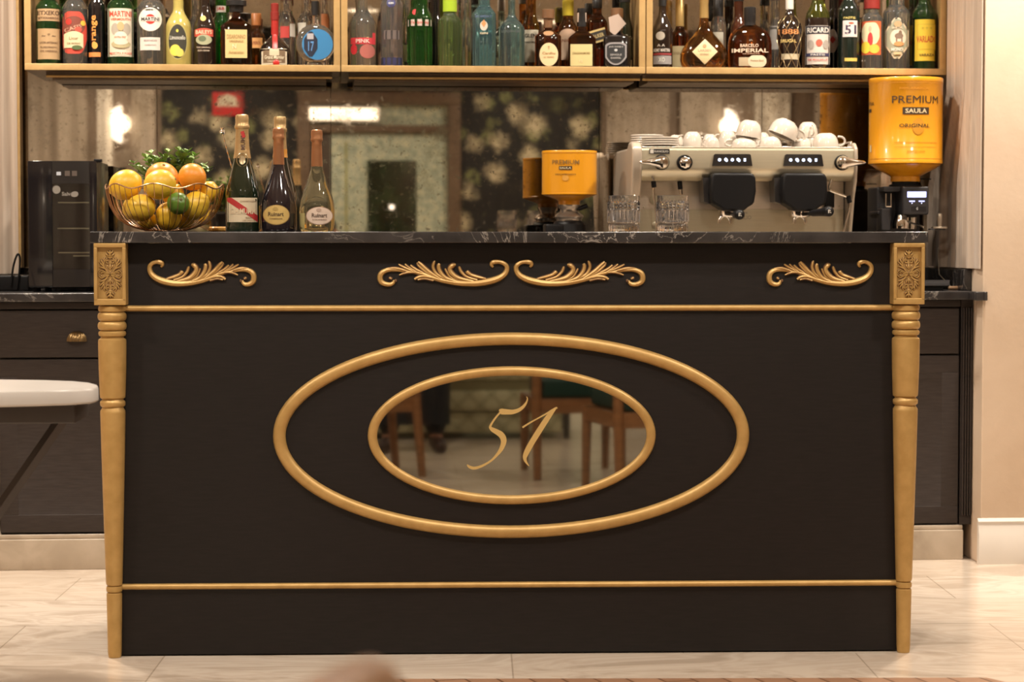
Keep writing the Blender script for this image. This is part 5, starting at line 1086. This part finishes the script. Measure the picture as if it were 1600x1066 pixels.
wand([(1015, 262), (1019, 274), (1022, 284), (1021, 296), (1023, 318), (1026, 345), (1026, 372)], grip=[(1021, 283), (1022, 293)])
wand([(1300, 280), (1296, 290), (1297, 297), (1308, 302), (1322, 307), (1328, 312), (1326, 330), (1318, 362), (1316, 375)], grip=[(1325, 306), (1328, 317)])
wand([(1062, 282), (1063, 292), (1064, 304)], 'hot_water_spout', .06, .006, grip=[(1062, 283), (1063, 296)])
b = MB(); a, c = R_(1289, 324, v+.11, um)[0], R_(1304, 300, v+.11, um)[0]; b.box(a, c, .110, .137, Zm(324), Zm(298), BLACKP, .003); b.build('switch_box', em)
b = MB()
for px, py, r in ((1023, 312, .018), (1024, 352, .012), (1311, 322, .003), (1296, 336, .0035), (1006, 324, .0025)):
    a, c = R_(px, py, v+.137, um); b = MB(); b.lathe([(r, 0), (r, .003), (r*.7, .004), (.0003, .004)], STEEL, 20, mx=Matrix.Translation((a, .1375, c)) @ Matrix.Rotation(pi/2, 4, 'X'), cap=False); b.build('round_fitting', em)
b = MB(); a, c = R_(1157, 338, v+.137, um); put_text(b, 'CLASSE', a, c+.012, .05, .006, M((.32, .27, .2), .4), lambda x, z: (x, .1372, z)); put_text(b, 'RANCILIO', a, c-.004, .074, .013, M((.36, .30, .22), .4), lambda x, z: (x, .1372, z)); b.build('panel_lettering', em)
# saucers and cups on the machine
TOPM = CT+zt_+.0042; TV = v
b = MB(); b.box(xl+.002, xr-.002, .012, .49, zt_+.0005, zt_+.0035, STEELP, .001); b.build('cup_tray', em)
def mtop(px, py, vv): u, z = bk(px, py, vv); return u, z
def saucers(px, vv, n, w_px, lab, grp):
    u = bk(px, 215, vv)[0]; r = w_px/2*(bk(px+1, 215, vv)[0]-u)
    for k_ in range(n):
        b = MB(); b.lathe([(r*.55, 0), (r*.6, .0006), (r*.93, .0040), (r, .0058), (r, .0088), (r*.985, .0098), (r*.9, .0078), (r*.55, .0038), (.001, .0036)], PORC, 48, cap=False); b.lathe([(r*.55, 0), (.001, 0)], PORC, 48, cap=False)
        o = b.build('saucer', None, T(u, vv, TOPM+.0004+k_*.0074), (0, 0, PHI)); pos = ['bottom of', 'second from the bottom of', 'middle of', 'second from the top of', 'top of']
        if n == 4: pos = ['bottom of', 'second from the bottom of', 'third from the bottom of', 'top of']
        if n == 6: pos = ['bottom of', 'second from the bottom of', 'third from the bottom of', 'third from the top of', 'second from the top of', 'top of']
        tag(o, 'white porcelain saucer, '+pos[k_]+' '+lab, 'saucer', grp)
saucers(1031, v+.075, 4, 59, 'the front stack on the espresso machine', 'saucers in the front stack')
saucers(1011, v+.235, 6, 52, 'the back stack on the machine', 'saucers in the back stack')
def cup(px, py_bot, py_top, hw, vv, lab, hdir=None, tilt=0., up=False, z=None):
    """upside-down porcelain cup: rim down unless up; hw half width px"""
    u, zb = bk(px, py_bot, vv); s = bk(px+1, py_bot, vv)[0]-u; R = hw*s; H = (py_bot-py_top)*s
    zb = z if z is not None else max(zb-CT-0, 0)+CT
    t = bthing('coffee_cup', lab, 'cup', u, vv, zb, 0, 'coffee cups piled on the espresso machine'); Rm = Matrix.Rotation(tilt, 4, 'Y')
    q = [(.0, .50), (.04, .52), (.06, .60), (.2, .78), (.45, .92), (.75, .985), (1., 1.)]     # foot to rim
    if not up: q = [(1-a, r) for a, r in q][::-1]
    pr = [(R*r, H*a) for a, r in q]; inner = [(R*(r-.055), H*(a if .06 < a < .94 else (a+(.06 if a <= .06 else -.06)) if ((a > .5) != up) else a)) for a, r in q][::-1]
    b = MB(); b.lathe(pr+inner if up else pr, PORC, 36, cap=False, mx=Rm)
    if not up:
        b.lathe([(R*.5, H*.999), (R*.44, H*.97), (.001, H*.965)], PORC, 36, cap=False, mx=Rm); b.lathe([(R*1., 0.), (R*.94, .0005), (R*.9, H*.3), (R*.7, H*.75), (.001, H*.9)], PORC, 36, cap=False, mx=Rm)
    b.build('cup_body', t)
    if hdir is not None:
        b = MB(); P = []; c0 = cos(hdir), sin(hdir)
        for rr, zz_ in ((.90, .80), (1.18, .86), (1.46, .70), (1.48, .45), (1.28, .26), (.95, .22)):
            z_ = zz_ if up else 1-zz_; P.append(tuple(Rm @ Vector((R*rr*c0[0], R*rr*c0[1], H*z_))))
        b.tube(cr(P, 4), R*.085, PORC, 8, up=Vector((-c0[1], c0[0], 0))); b.build('handle', t)
    return t
Z0 = TOPM+.0004; L2 = Z0
cup(1082, 230, 206, 15.5, v+.10, 'white cup upside down right beside the front saucer stack', hdir=pi*.9, z=Z0)
cup(1056, 226, 205, 13, v+.22, 'small white cup upside down behind the saucer stacks', z=Z0, hdir=.8)
cup(1113, 230, 215, 11, v+.06, 'smallest white cup upside down at the front, third from the left', hdir=2.6, z=Z0)
cup(1109, 222, 199, 13, v+.25, 'white cup behind the smallest cup, left of centre', hdir=3.5, z=Z0)
cup(1137, 226, 199, 15, v+.17, 'white cup upside down with its handle left, just left of the large leaning cup', hdir=3.3, z=Z0)
cup(1163, 230, 215.5, 20, v+.09, 'wide white cup upside down under the large leaning cup', hdir=pi, z=Z0)
cup(1169, 216, 190, 20, v+.10, 'large white cup leaning on top of the wide one, left of centre', tilt=.16, z=Z0+.034)
cup(1204, 230, 214, 18, v+.07, 'white cup upside down with its handle left, under the biggest tilted cup', hdir=pi, z=Z0)
cup(1221, 217, 191, 23, v+.09, 'biggest white cup, tilted, its handle hanging at the right', hdir=.05, tilt=.42, z=Z0+.038)
cup(1190, 222, 196, 15, v+.27, 'white cup at the back between the two large upper cups', z=Z0)
cup(1252, 230, 214, 16, v+.12, 'white cup upside down under the right upper cup', z=Z0)
cup(1262, 215, 191, 16, v+.16, 'white upper cup with its handle facing front, right of the biggest one', hdir=-pi/2+.2, z=Z0+.036)
cup(1274, 220, 196, 14, v+.28, 'white cup at the back right, behind the rightmost cup', hdir=0, z=Z0)
cup(1290, 230, 208, 20, v+.09, 'rightmost white cup upside down, its handle pointing right', hdir=.0, z=Z0)
# bean tin grinders
ORG = M((.64, .27, .010), .28, coat=.5, name='orange_tin'); DI = M((.035, .02, .01), .5)
def tin(t, R, z0, z1, s, texts, face=0.):
    b = MB(); H = z1-z0
    b.lathe([(R*.97, z0), (R, z0+.002), (R, z0+H*.045), (R*.992, z0+H*.05), (R*.992, z1-H*.06), (R, z1-H*.055), (R, z1-.003), (R*.985, z1), (R*.97, z1-.002), (.001, z1-.004)], ORG, 64, cap=False); o = b.build('bean_tin', t)
    b = MB(); cz = (z0+z1)/2
    sf = lambda e: (lambda x, z: ((R+e)*sin(x/R+face), -(R+e)*cos(x/R+face), z))
    for it in texts:
        if it[0] == 't': put_text(b, it[1], it[2]*R, z0+it[3]*H, it[4]*R, it[5]*H, it[6], sf(.0008), 0, it[7] if len(it) > 7 else .01)
        else: put_shape(b, 'rect' if it[0] == 's' else 'oval', it[1]*R, z0+it[2]*H, it[3]*R, z0+it[4]*H, it[5], sf(.0004), nx=10, nz=2)
    b.build('tin_lettering', o); return o
WHT = M((.62, .50, .30), .5); DO = M((.50, .20, .012), .5)
# large
v = .205; u, _ = bk(1415, 200, v); s = bk(1416, 200, v)[0]-u
g = bthing('coffee_grinder', 'coffee grinder at right with a tall orange bean tin and a blue lit display', 'coffee grinder', u, v, CT)
Zg = lambda y: bk(1415, y, v)[1]-CT; R = 56.5*s
tin(g, R, Zg(257), Zg(123), s, [('t', '100% ARABICA', .24, .865, .80, .026, DO), ('t', 'PREMIUM', .32, .735, 1.38, .085, DI, .0), ('s', -.08, .565, .66, .645, DI), ('t', 'SAULA', .29, .605, .60, .052, WHT, .02), ('o', .18, .33, .52, .52, M((.50, .22, .012), .5)), ('t', 'ORIGINAL', .26, .435, .86, .042, DI, .01),
    ('s', -.30, .24, .98, .246, DO), ('s', -.30, .19, .98, .194, DO), ('t', 'BARCELONA', .3, .14, .5, .022, DO), ('s', -1.5, .052, 1.5, .060, DO), ('s', -1.5, .93, 1.5, .937, DO), ('t', 'EXTRA', -1.25, .70, .5, .04, DI), ('s', -1.38, .60, -1.15, .64, DI), ('s', -1.25, .14, -1.14, .22, M((.62, .5, .3), .5))], -.25)
b = MB(); b.lathe([(R*.96, Zg(257.5)), (R*.8, Zg(264)), (R*.52, Zg(272)), (R*.40, Zg(276)), (R*.40, Zg(284))], ORG, 48); b.build('funnel', g)
b = MB(); b.lathe([(.045, Zg(284)), (.045, Zg(288)), (.055, Zg(289)), (.055, Zg(292))], BLACKP, 32); b.tube([(-.03, 0, Zg(279)), (.09, 0, Zg(280))], .0018, BLACKP, 6); b.build('hopper_collar', g)
b = MB(); X = lambda p: bk(p, 320, v-.08)[0]-u; DGR = M((.020, .019, .021), .4, name='grinder_body')
b.box(X(1381), X(1450), .02, .16, 0, Zg(292), DGR, .008); b.box(X(1378), X(1392), -.02, .10, Zg(335), Zg(330), DGR, .004); b.box(X(1381), X(1395), -.05, .02, Zg(360), Zg(326), DGR, .004); b.box(X(1377), X(1410), -.06, .02, 0, .03, DGR, .004); b.build('body', g)
hd = MB(); hd.box(X(1410), X(1451), -.085, .02, Zg(336), Zg(292), DGR, .007); hd.box(X(1384), X(1411), -.05, .02, Zg(300), Zg(292), DGR, .003); ho = hd.build('head', g)
b = MB(); sf = lambda x, z: (x, -.0858, z); Zh = lambda y: bk(1430, y, v-.085)[1]-CT; X = lambda p: bk(p, 320, v-.085)[0]-u
put_shape(b, 'rect', X(1417.5), Zh(308.5), X(1447), Zh(299.5), M((.42, .46, 1.), .4, emit=2.2, name='lcd_glow'), sf); put_text(b, '8:04 24', X(1434), Zh(302.5), .026, .0055, M((.8, .85, 1.), .4, emit=2.), lambda x, z: (x, -.0863, z)); b.build('display', ho)
b = MB()
for p in (1425, 1440): put_shape(b, 'rect', X(p-4.5), Zh(315.3), X(p+4.5), Zh(313.6), M((.42, .46, 1.), .4, emit=2.2, name='lcd_glow'), sf); put_shape(b, 'oval', X(p-.9), Zh(318.5), X(p+.9), Zh(316.6), M((.6, .65, 1.), .4, emit=1.2), sf)
put_shape(b, 'rect', X(1424), Zh(330), X(1447), Zh(322.5), M((.012, .011, .012), .3), sf); put_text(b, 'G', X(1433), Zh(326), .006, .009, M((.4, .4, .4), .4), lambda x, z: (x, -.0863, z), 0, .03); b.build('buttons', ho)
b = MB(); b.lathe([(.03, Zg(357)), (.032, Zg(350)), (.026, Zg(341)), (.024, Zg(336.5))], CHROME, 24, ((X(1416)), -.02, 0)); b.tube([(X(1418), -.04, Zg(345)), (X(1434), -.05, Zg(350)), (X(1446), -.07, Zg(356))], .004, CHROME, 8); b.lathe([(.018, Zg(358)), (.020, Zg(340))], CHROME, 20, (X(1430), -.03, 0)); b.build('dosing_spout', g)
b = MB()
for p in (1389, 1397): b.tube([(X(p), -.045, Zg(303)), (X(p), -.045, Zg(323))], .0024, CHROME, 8)
b.tube([(X(1389), -.045, Zg(323)), (X(1397), -.045, Zg(323))], .0024, CHROME, 8); b.build('portafilter_fork', g)
b = MB(); Xt = lambda p: bk(p, 350, v-.06)[0]-u; zt_ = Zg(357.5); b.box(Xt(1452), Xt(1476), -.075, -.045, zt_-.004, zt_, DGR, .001); b.build('tamper_bracket', g)
b = MB(); cu, cz = bk(1468, 357, v-.06); b.lathe([(.0265, 0), (.027, .003), (.026, .006), (.007, .0065), (.0075, .018), (.0085, .030), (.0085, .046), (.007, .050), (.001, .051)], mk_steel((.45, .38, .30), .3), 28, cap=True)
tag(b.build('coffee_tamper', None, T(cu, v-.06, CT+zt_+.0006), (0, 0, PHI)), 'steel coffee tamper standing on its bracket right of the large grinder', 'tamper')
# small
v = .22; u, _ = bk(889.5, 270, v); s = bk(890.5, 270, v)[0]-u
g = bthing('coffee_grinder', 'small grinder topped by a squat orange bean tin, left of the tumblers', 'coffee grinder', u, v, CT); Zg = lambda y: bk(889.5, y, v)[1]-CT; R = 43*s
tin(g, R, Zg(305), Zg(236), s, [('t', 'PREMIUM', -.14, .73, 1.02, .10, M((.22, .11, .02), .5)), ('s', -.38, .56, .10, .64, DI), ('t', 'SAULA', -.14, .60, .42, .045, WHT, .02), ('t', 'DESCAFEINADO', -.14, .455, .76, .035, DI), ('o', -.26, .31, -.02, .44, M((.58, .28, .04), .5)), ('s', -1.5, .055, 1.5, .06, DO), ('s', -1.5, .93, 1.5, .936, DO)], -.105)
b = MB(); b.lathe([(R*.94, Zg(305.5)), (R*.55, Zg(311)), (R*.40, Zg(314)), (R*.38, Zg(322))], ORG, 40); b.build('funnel', g)
b = MB(); b.lathe([(R*.42, Zg(320)), (R*.40, Zg(324)), (R*.34, Zg(327)), (R*.34, Zg(331)), (R*.50, Zg(336)), (R*.54, Zg(339)), (R*.46, Zg(343)), (R*.46, Zg(345))], mk_steel((.42, .36, .30), .2), 40); b.build('collar', g)
b = MB(); b.lathe([(R*.62, 0), (R*.66, .03), (R*.62, .06), (R*.60, Zg(352)), (R*.55, Zg(347)), (R*.46, Zg(345))], BLACKP, 12, smooth=False); b.box(-.085, -.02, -.05, .05, Zg(362)-.08, Zg(350), BLACKP, .008); b.build('body', g)
b = MB(); b.lathe([(.007, 0), (.009, .03), (.006, .034)], BLACKP, 14, mx=Matrix.Translation((R*.3, -.02, Zg(327))) @ Matrix.Rotation(1.2, 4, 'Y')); b.build('lever', g)
# grey tray, wooden pull on a cord at the right end
u, z = bk(1430, 447, .01); t = MB(); ur = bk(1484, 445, .01)[0]-u; t.box(0, ur, 0, .10, .016, .030, M((.045, .043, .045), .35, name='grey_tray'), .002); t.box(0, ur, .0, .003, .030, .036, M((.045, .043, .045), .35, name='grey_tray')); t.box(.01, ur-.02, .01, .09, 0, .0162, BLACKP)
tag(t.build('knock_tray', None, T(u, .01, CT), (0, 0, PHI)), 'low dark grey tray on the back counter right of the bar', 'tray')
u, z = bk(1492, 449, .12); WD = mk_wood((.32, .18, .09), (.42, .26, .15), .5, (2, 2, 2), 'pale_wood')
t = bthing('pastry_brush', 'small brush with a pale wooden handle lying at the right end of the back counter', 'brush', u, .12, CT)
b = MB(); b.tube([(-.022, 0, .0072), (-.005, 0, .007), (.012, 0, .007), (.022, -.004, .007)], [.005, .0065, .0068, .0055], WD, 12, up=Vector((0, 0, 1))); b.build('handle', t)
b = MB(); b.tube([(-.004, .02, .006), (-.006, .18, .05), (-.006, .20, .14)], .0014, M((.35, .30, .22), .6), 6); b.build('cord', t)
# ================================================================== THE ROOM IN FRONT OF THE BAR
TZ = .75
tp = [fl(px, py, TZ) for px, py in ((-240, 592), (-100, 592.3), (0, 593), (70, 594), (115, 595.6), (140, 598), (153, 601.5), (154, 605), (143, 608), (110, 610), (60, 611.5), (0, 613), (-100, 616), (-240, 618))]
ox, oy = tp[2][0]-.05, sum(p[1] for p in tp)/len(tp)
tb = thing('side_table', 'small table with a rounded white marble top and dark crossed legs, at the left edge', 'table', (ox, oy, 0))
n = len(tp); b = MB(); th = .033; ins = lambda p, k: (ox+(p[0]-ox)*k, oy+(p[1]-oy)*k)
rings = [(.985, TZ-th), (1., TZ-th+.004), (1., TZ-.004), (.99, TZ)]; vs = []
tq = tp[::-1]
for k_, z in rings: vs += [(*[c-o_ for c, o_ in zip(ins(p, k_), (ox, oy))], z) for p in tq]
b.add(vs, [list(range(n))[::-1], [3*n+i for i in range(n)]]+[[j*n+i, j*n+(i+1) % n, (j+1)*n+(i+1) % n, (j+1)*n+i] for j in range(3) for i in range(n)], M((.43, .40, .37), .3, var=.08, vscale=5, name='white_marble_top'), False); b.build('tabletop', tb)
DBR = M((.030, .022, .018), .5, name='dark_painted_metal')
b = MB(); x1 = br(128, 645, oy)[0]-ox; b.box(-.48, x1, -.10, .10, TZ-th-.045, TZ-th-.001, DBR, .004); b.build('apron', tb)
for s in (-1, 1):
    a = br(95, 655, oy); c_ = br(2, 790, oy); k_ = (a[1]-.006)/(a[1]-c_[1]); xe = a[0]+(c_[0]-a[0])*k_; b = MB(); xt = a[0]-ox; xb_ = xe-ox
    if s < 0: xt = 2*xb_-xt
    b.tube([(xt, s*.035, TZ-th-.042), (xb_, s*.035, .010)], .0145, DBR, 4, up=Vector((0, 1, 0))); b.build('leg', tb)
for s in (0,):
    b = MB(); b.box(xb_-.2, xb_+.2, -.16, -.13, .0, .012, DBR); b.box(xb_-.2, xb_+.2, .13, .16, .0, .012, DBR)
    for xx in (xb_-.2, xb_-.02, xb_+.16): b.box(xx, xx+.04, -.16, .16, 0.0005, .0125, DBR)
    b.build('foot_frame', tb)

def chair(P1, P2, depth_sign, label, z_back=.82):
    """P1,P2: feet of the two back posts on the floor; seat extends perpendicular"""
    P1, P2 = Vector((*P1, 0)), Vector((*P2, 0)); W_ = (P2-P1).length; ex_ = (P2-P1).normalized(); ey_ = Vector((-ex_.y, ex_.x, 0))*depth_sign
    rz = atan2(ex_.y, ex_.x); t = thing('dining_chair', label, 'chair', P1, rz, 'wooden chairs with green seats'); D_ = .43*depth_sign
    r = .023
    for x in (0, W_):
        b = MB(); b.tube([(x, -.03*depth_sign, 0), (x, 0, .34), (x, 0, .46), (x, -.035*depth_sign, z_back-.05)], [r*.8, r, r, r*.85], CHAIRW, 4+8); b.build('leg', t)
        b = MB(); b.tube([(x, D_+.02*depth_sign, 0), (x, D_, .36)], [r*.75, r], CHAIRW, 12); b.build('leg', t)
    b = MB(); y0, y1 = sorted((0, D_))
    b.box(0, W_, -.011, .011, .295, .36, CHAIRW, .003); b.box(0, W_, D_-.011, D_+.011, .295, .36, CHAIRW, .003)
    b.box(-.011, .011, y0, y1, .295, .36, CHAIRW, .003); b.box(W_-.011, W_+.011, y0, y1, .295, .36, CHAIRW, .003); b.build('seat_frame', t)
    b = MB(); yy = sorted((.005*depth_sign, D_+.02*depth_sign)); b.box(.020, W_-.020, yy[0]+.0, yy[1], .361, .445, GREEN, .022); b.build('seat', t)
    b = MB(); yb_ = -.025*depth_sign; b.box(.022, W_-.022, yb_-.016, yb_+.016, .50, z_back-.075, GREEN, .012); b.build('backrest', t)
    b = MB(); P = cr([(-.012, -.034*depth_sign, z_back-.062), (.004, -.036*depth_sign, z_back-.022), (.05, -.040*depth_sign, z_back-.008), (W_/2, -.055*depth_sign, z_back), (W_-.05, -.040*depth_sign, z_back-.008), (W_-.004, -.036*depth_sign, z_back-.022), (W_+.012, -.034*depth_sign, z_back-.062)], 5)
    b.tube(P, [.020+.008*sin(pi*i/(len(P)-1)) for i in range(len(P))], CHAIRW, 12, .75); b.build('crest_rail', t); return t
chair((-.276, -4.41), (-.40, -4.79), -1, 'wooden chair with a curved crest rail, blurred at the bottom, leftmost in the oval mirror', .799)
chair((.262, -4.27), (.64, -4.30), -1, 'wooden chair with dark green seat, middle one in the oval mirror, right of the number', .76)
chair((.56, -3.46), (.98, -3.56), -1, 'wooden chair with green seat, cut by the right end of the oval mirror')

QF = mk_quatrefoil(); QS = M((.26, .24, .14), .8, name='shaded_olive_upholstery')  # darker olive carries the shade of the gap between the cushions
sf_ = thing('sofa', 'cream trellis-patterned upholstered sofa seen in the oval mirror', 'sofa', (-.55, -6.66, 0))
b = MB(); b.box(-1.0, 1.04, -.36, .36, .035, .145, QF, .012); b.build('base', sf_)
b = MB(); b.box(-.98, 1.02, -.34, .385, .15, .262, QF, .025); b.build('lower_cushion', sf_)
b = MB(); b.box(-.97, 1.01, -.33, .355, .263, .312, QS, .01); b.build('gap_shade_band', sf_)
b = MB(); b.box(-.98, 1.02, -.34, .385, .313, .42, QF, .03); b.build('seat_cushion', sf_)
b = MB(); b.box(-.98, 1.02, -.44, -.345, .15, .86, QF, .03); b.build('backrest', sf_)
for x in (-.98, 1.05):
    for y in (-.33, .33):
        b = MB(); b.box(x, x+.035, y-.018, y+.018, 0, .30 if x > 0 else .034, M((.02, .014, .01), .4, name='dark_leg'), .002); b.build('leg', sf_)

# the photographer, seated on the sofa (seen only in the mirrors)
SKIN = M((.50, .26, .17), .5, sub=.1, name='skin'); CLO = M((.010, .011, .016), .85, name='navy_cloth', bump=.4, bscale=120); SHOE = M((.035, .014, .009), .5, name='brown_shoe')
pr_ = thing('person', 'seated person in dark clothes holding a camera up, legs visible in the oval mirror', 'person', (-.28, -6.55, 0))
J = {}; VS = []; RS = []; ES = []; KIND = []
def jn(nm, p, r, par=None, k='c'):
    J[nm] = len(VS); VS.append(Vector(p)-Vector((-.28, -6.55, 0))); RS.append(r); KIND.append(k)
    if par: ES.append((J[par], J[nm]))
jn('pel', (-.28, -6.52, .57), .13); jn('waist', (-.27, -6.44, .66), .12, 'pel'); jn('chest', (-.25, -6.36, .84), .135, 'waist'); jn('neck0', (-.225, -6.27, .955), .062, 'chest'); jn('neck', (-.215, -6.22, 1.00), .05, 'neck0', 's')
jn('jaw', (-.209, -6.175, 1.045), .062, 'neck', 's'); jn('head', (-.209, -6.18, 1.12), .082, 'jaw', 's'); jn('crown', (-.209, -6.19, 1.175), .062, 'head', 's')
for s, sd in ((1, 'r'), (-1, 'l')):
    hx = -.28+s*.10; fx = -.185 if s > 0 else -.42; kx = -.19 if s > 0 else -.42
    jn('hip'+sd, (hx, -6.46, .54), .10, 'pel'); jn('th'+sd, ((hx+kx)/2, -6.1, .525), .085, 'hip'+sd); jn('kn'+sd, (kx, -5.76, .49), .078, 'th'+sd); jn('cf'+sd, (kx+.0, -5.70, .30), .082, 'kn'+sd); jn('an'+sd, (fx, -5.67, .13), .068, 'cf'+sd)
    jn('ak'+sd, (fx, -5.665, .085), .034, 'an'+sd, 's'); jn('hl'+sd, (fx, -5.66, .045), .040, 'ak'+sd, 'b'); jn('ft'+sd, (fx+s*.02, -5.56, .036), .042, 'hl'+sd, 'b'); jn('to'+sd, (fx+s*.03, -5.48, .026), .030, 'ft'+sd, 'b')
    sx = -.25+s*.165; jn('sh'+sd, (sx, -6.33, .90), .062, 'chest'); jn('el'+sd, (-.25+s*.24, -6.22, .72), .046, 'sh'+sd); jn('wr'+sd, (-.209+s*.105, -6.09, .96), .030, 'el'+sd); jn('pm'+sd, (-.209+s*.095, -6.06, 1.035), .030, 'wr'+sd, 's')
    for q in range(4):
        z = 1.055+q*.021; jn('f%d%s' % (q, sd), (-.209+s*.082, -6.02, z), .0095, 'pm'+sd, 's'); jn('g%d%s' % (q, sd), (-.209+s*.060, -6.004, z+.002), .0085, 'f%d%s' % (q, sd), 's'); jn('h%d%s' % (q, sd), (-.209+s*.042, -6.008, z+.002), .0075, 'g%d%s' % (q, sd), 's')
    jn('t0'+sd, (-.209+s*.080, -6.095, 1.055), .011, 'pm'+sd, 's'); jn('t1'+sd, (-.209+s*.060, -6.100, 1.078), .0095, 't0'+sd, 's')
me = bpy.data.meshes.new('body'); me.from_pydata(VS, ES, []); po = bpy.data.objects.new('body', me); C.objects.link(po)
sk = po.modifiers.new('skin', 'SKIN'); sk.use_smooth_shade = True
for i, sv in enumerate(me.skin_vertices[0].data): sv.radius = (RS[i], RS[i]); sv.use_root = (i == 0)
ss = po.modifiers.new('sub', 'SUBSURF'); ss.levels = 2; ss.render_levels = 2
dg = bpy.context.evaluated_depsgraph_get(); me2 = bpy.data.meshes.new_from_object(po.evaluated_get(dg)); bpy.data.objects.remove(po)
me2.name = 'body'; me2.materials.clear()
for m in (CLO, SKIN, SHOE): me2.materials.append(m)
for p in me2.polygons:
    c = p.center; best = min(range(len(VS)), key=lambda i: (VS[i]-c).length-RS[i]*.8); p.material_index = {'c': 0, 's': 1, 'b': 2}[KIND[best]]; p.use_smooth = True
bo = bpy.data.objects.new('body', me2); C.objects.link(bo); bo.parent = pr_
HAIR = M((.02, .012, .008), .6, name='dark_hair'); o0 = Vector((-.28, -6.55, 0)); b = MB()
b.sphere(Vector((-.209, -6.205, 1.135))-o0, .098, HAIR, 24, 16, (.92, 1., 1.05)); b.build('hair', pr_)
b = MB()
for s in (-1, 1): b.sphere(Vector((-.209+s*.032, -6.104, 1.12))-o0, .010, M((.5, .45, .42), .3), 10, 8)
b.sphere(Vector((-.209, -6.092, 1.09))-o0, .013, SKIN, 10, 8, (.8, 1, 1.4)); b.sphere(Vector((-.209, -6.112, 1.055))-o0, .02, M((.35, .10, .08), .4), 10, 6, (1, .4, .3)); b.build('face', pr_)
t = thing('camera', 'black camera held up to the face of the seated person', 'camera', (-.209, -6.045, 1.094))
b = MB(); b.box(-.058, .058, -.020, .012, -.036, .040, BLACKP, .006); b.build('camera_body', t)
b = MB(); b.lathe([(.030, .012), (.030, .050), (.026, .052)], BLACKP, 24, mx=Matrix.Rotation(-pi/2, 4, 'X')); b.build('lens', t)

b = MB(); curtain_mesh(b, -.50+.28, -.112+.28, -5.602+6.55, .135, .545, .012, 60, CLO, 2, 40); b.build('coat', pr_)
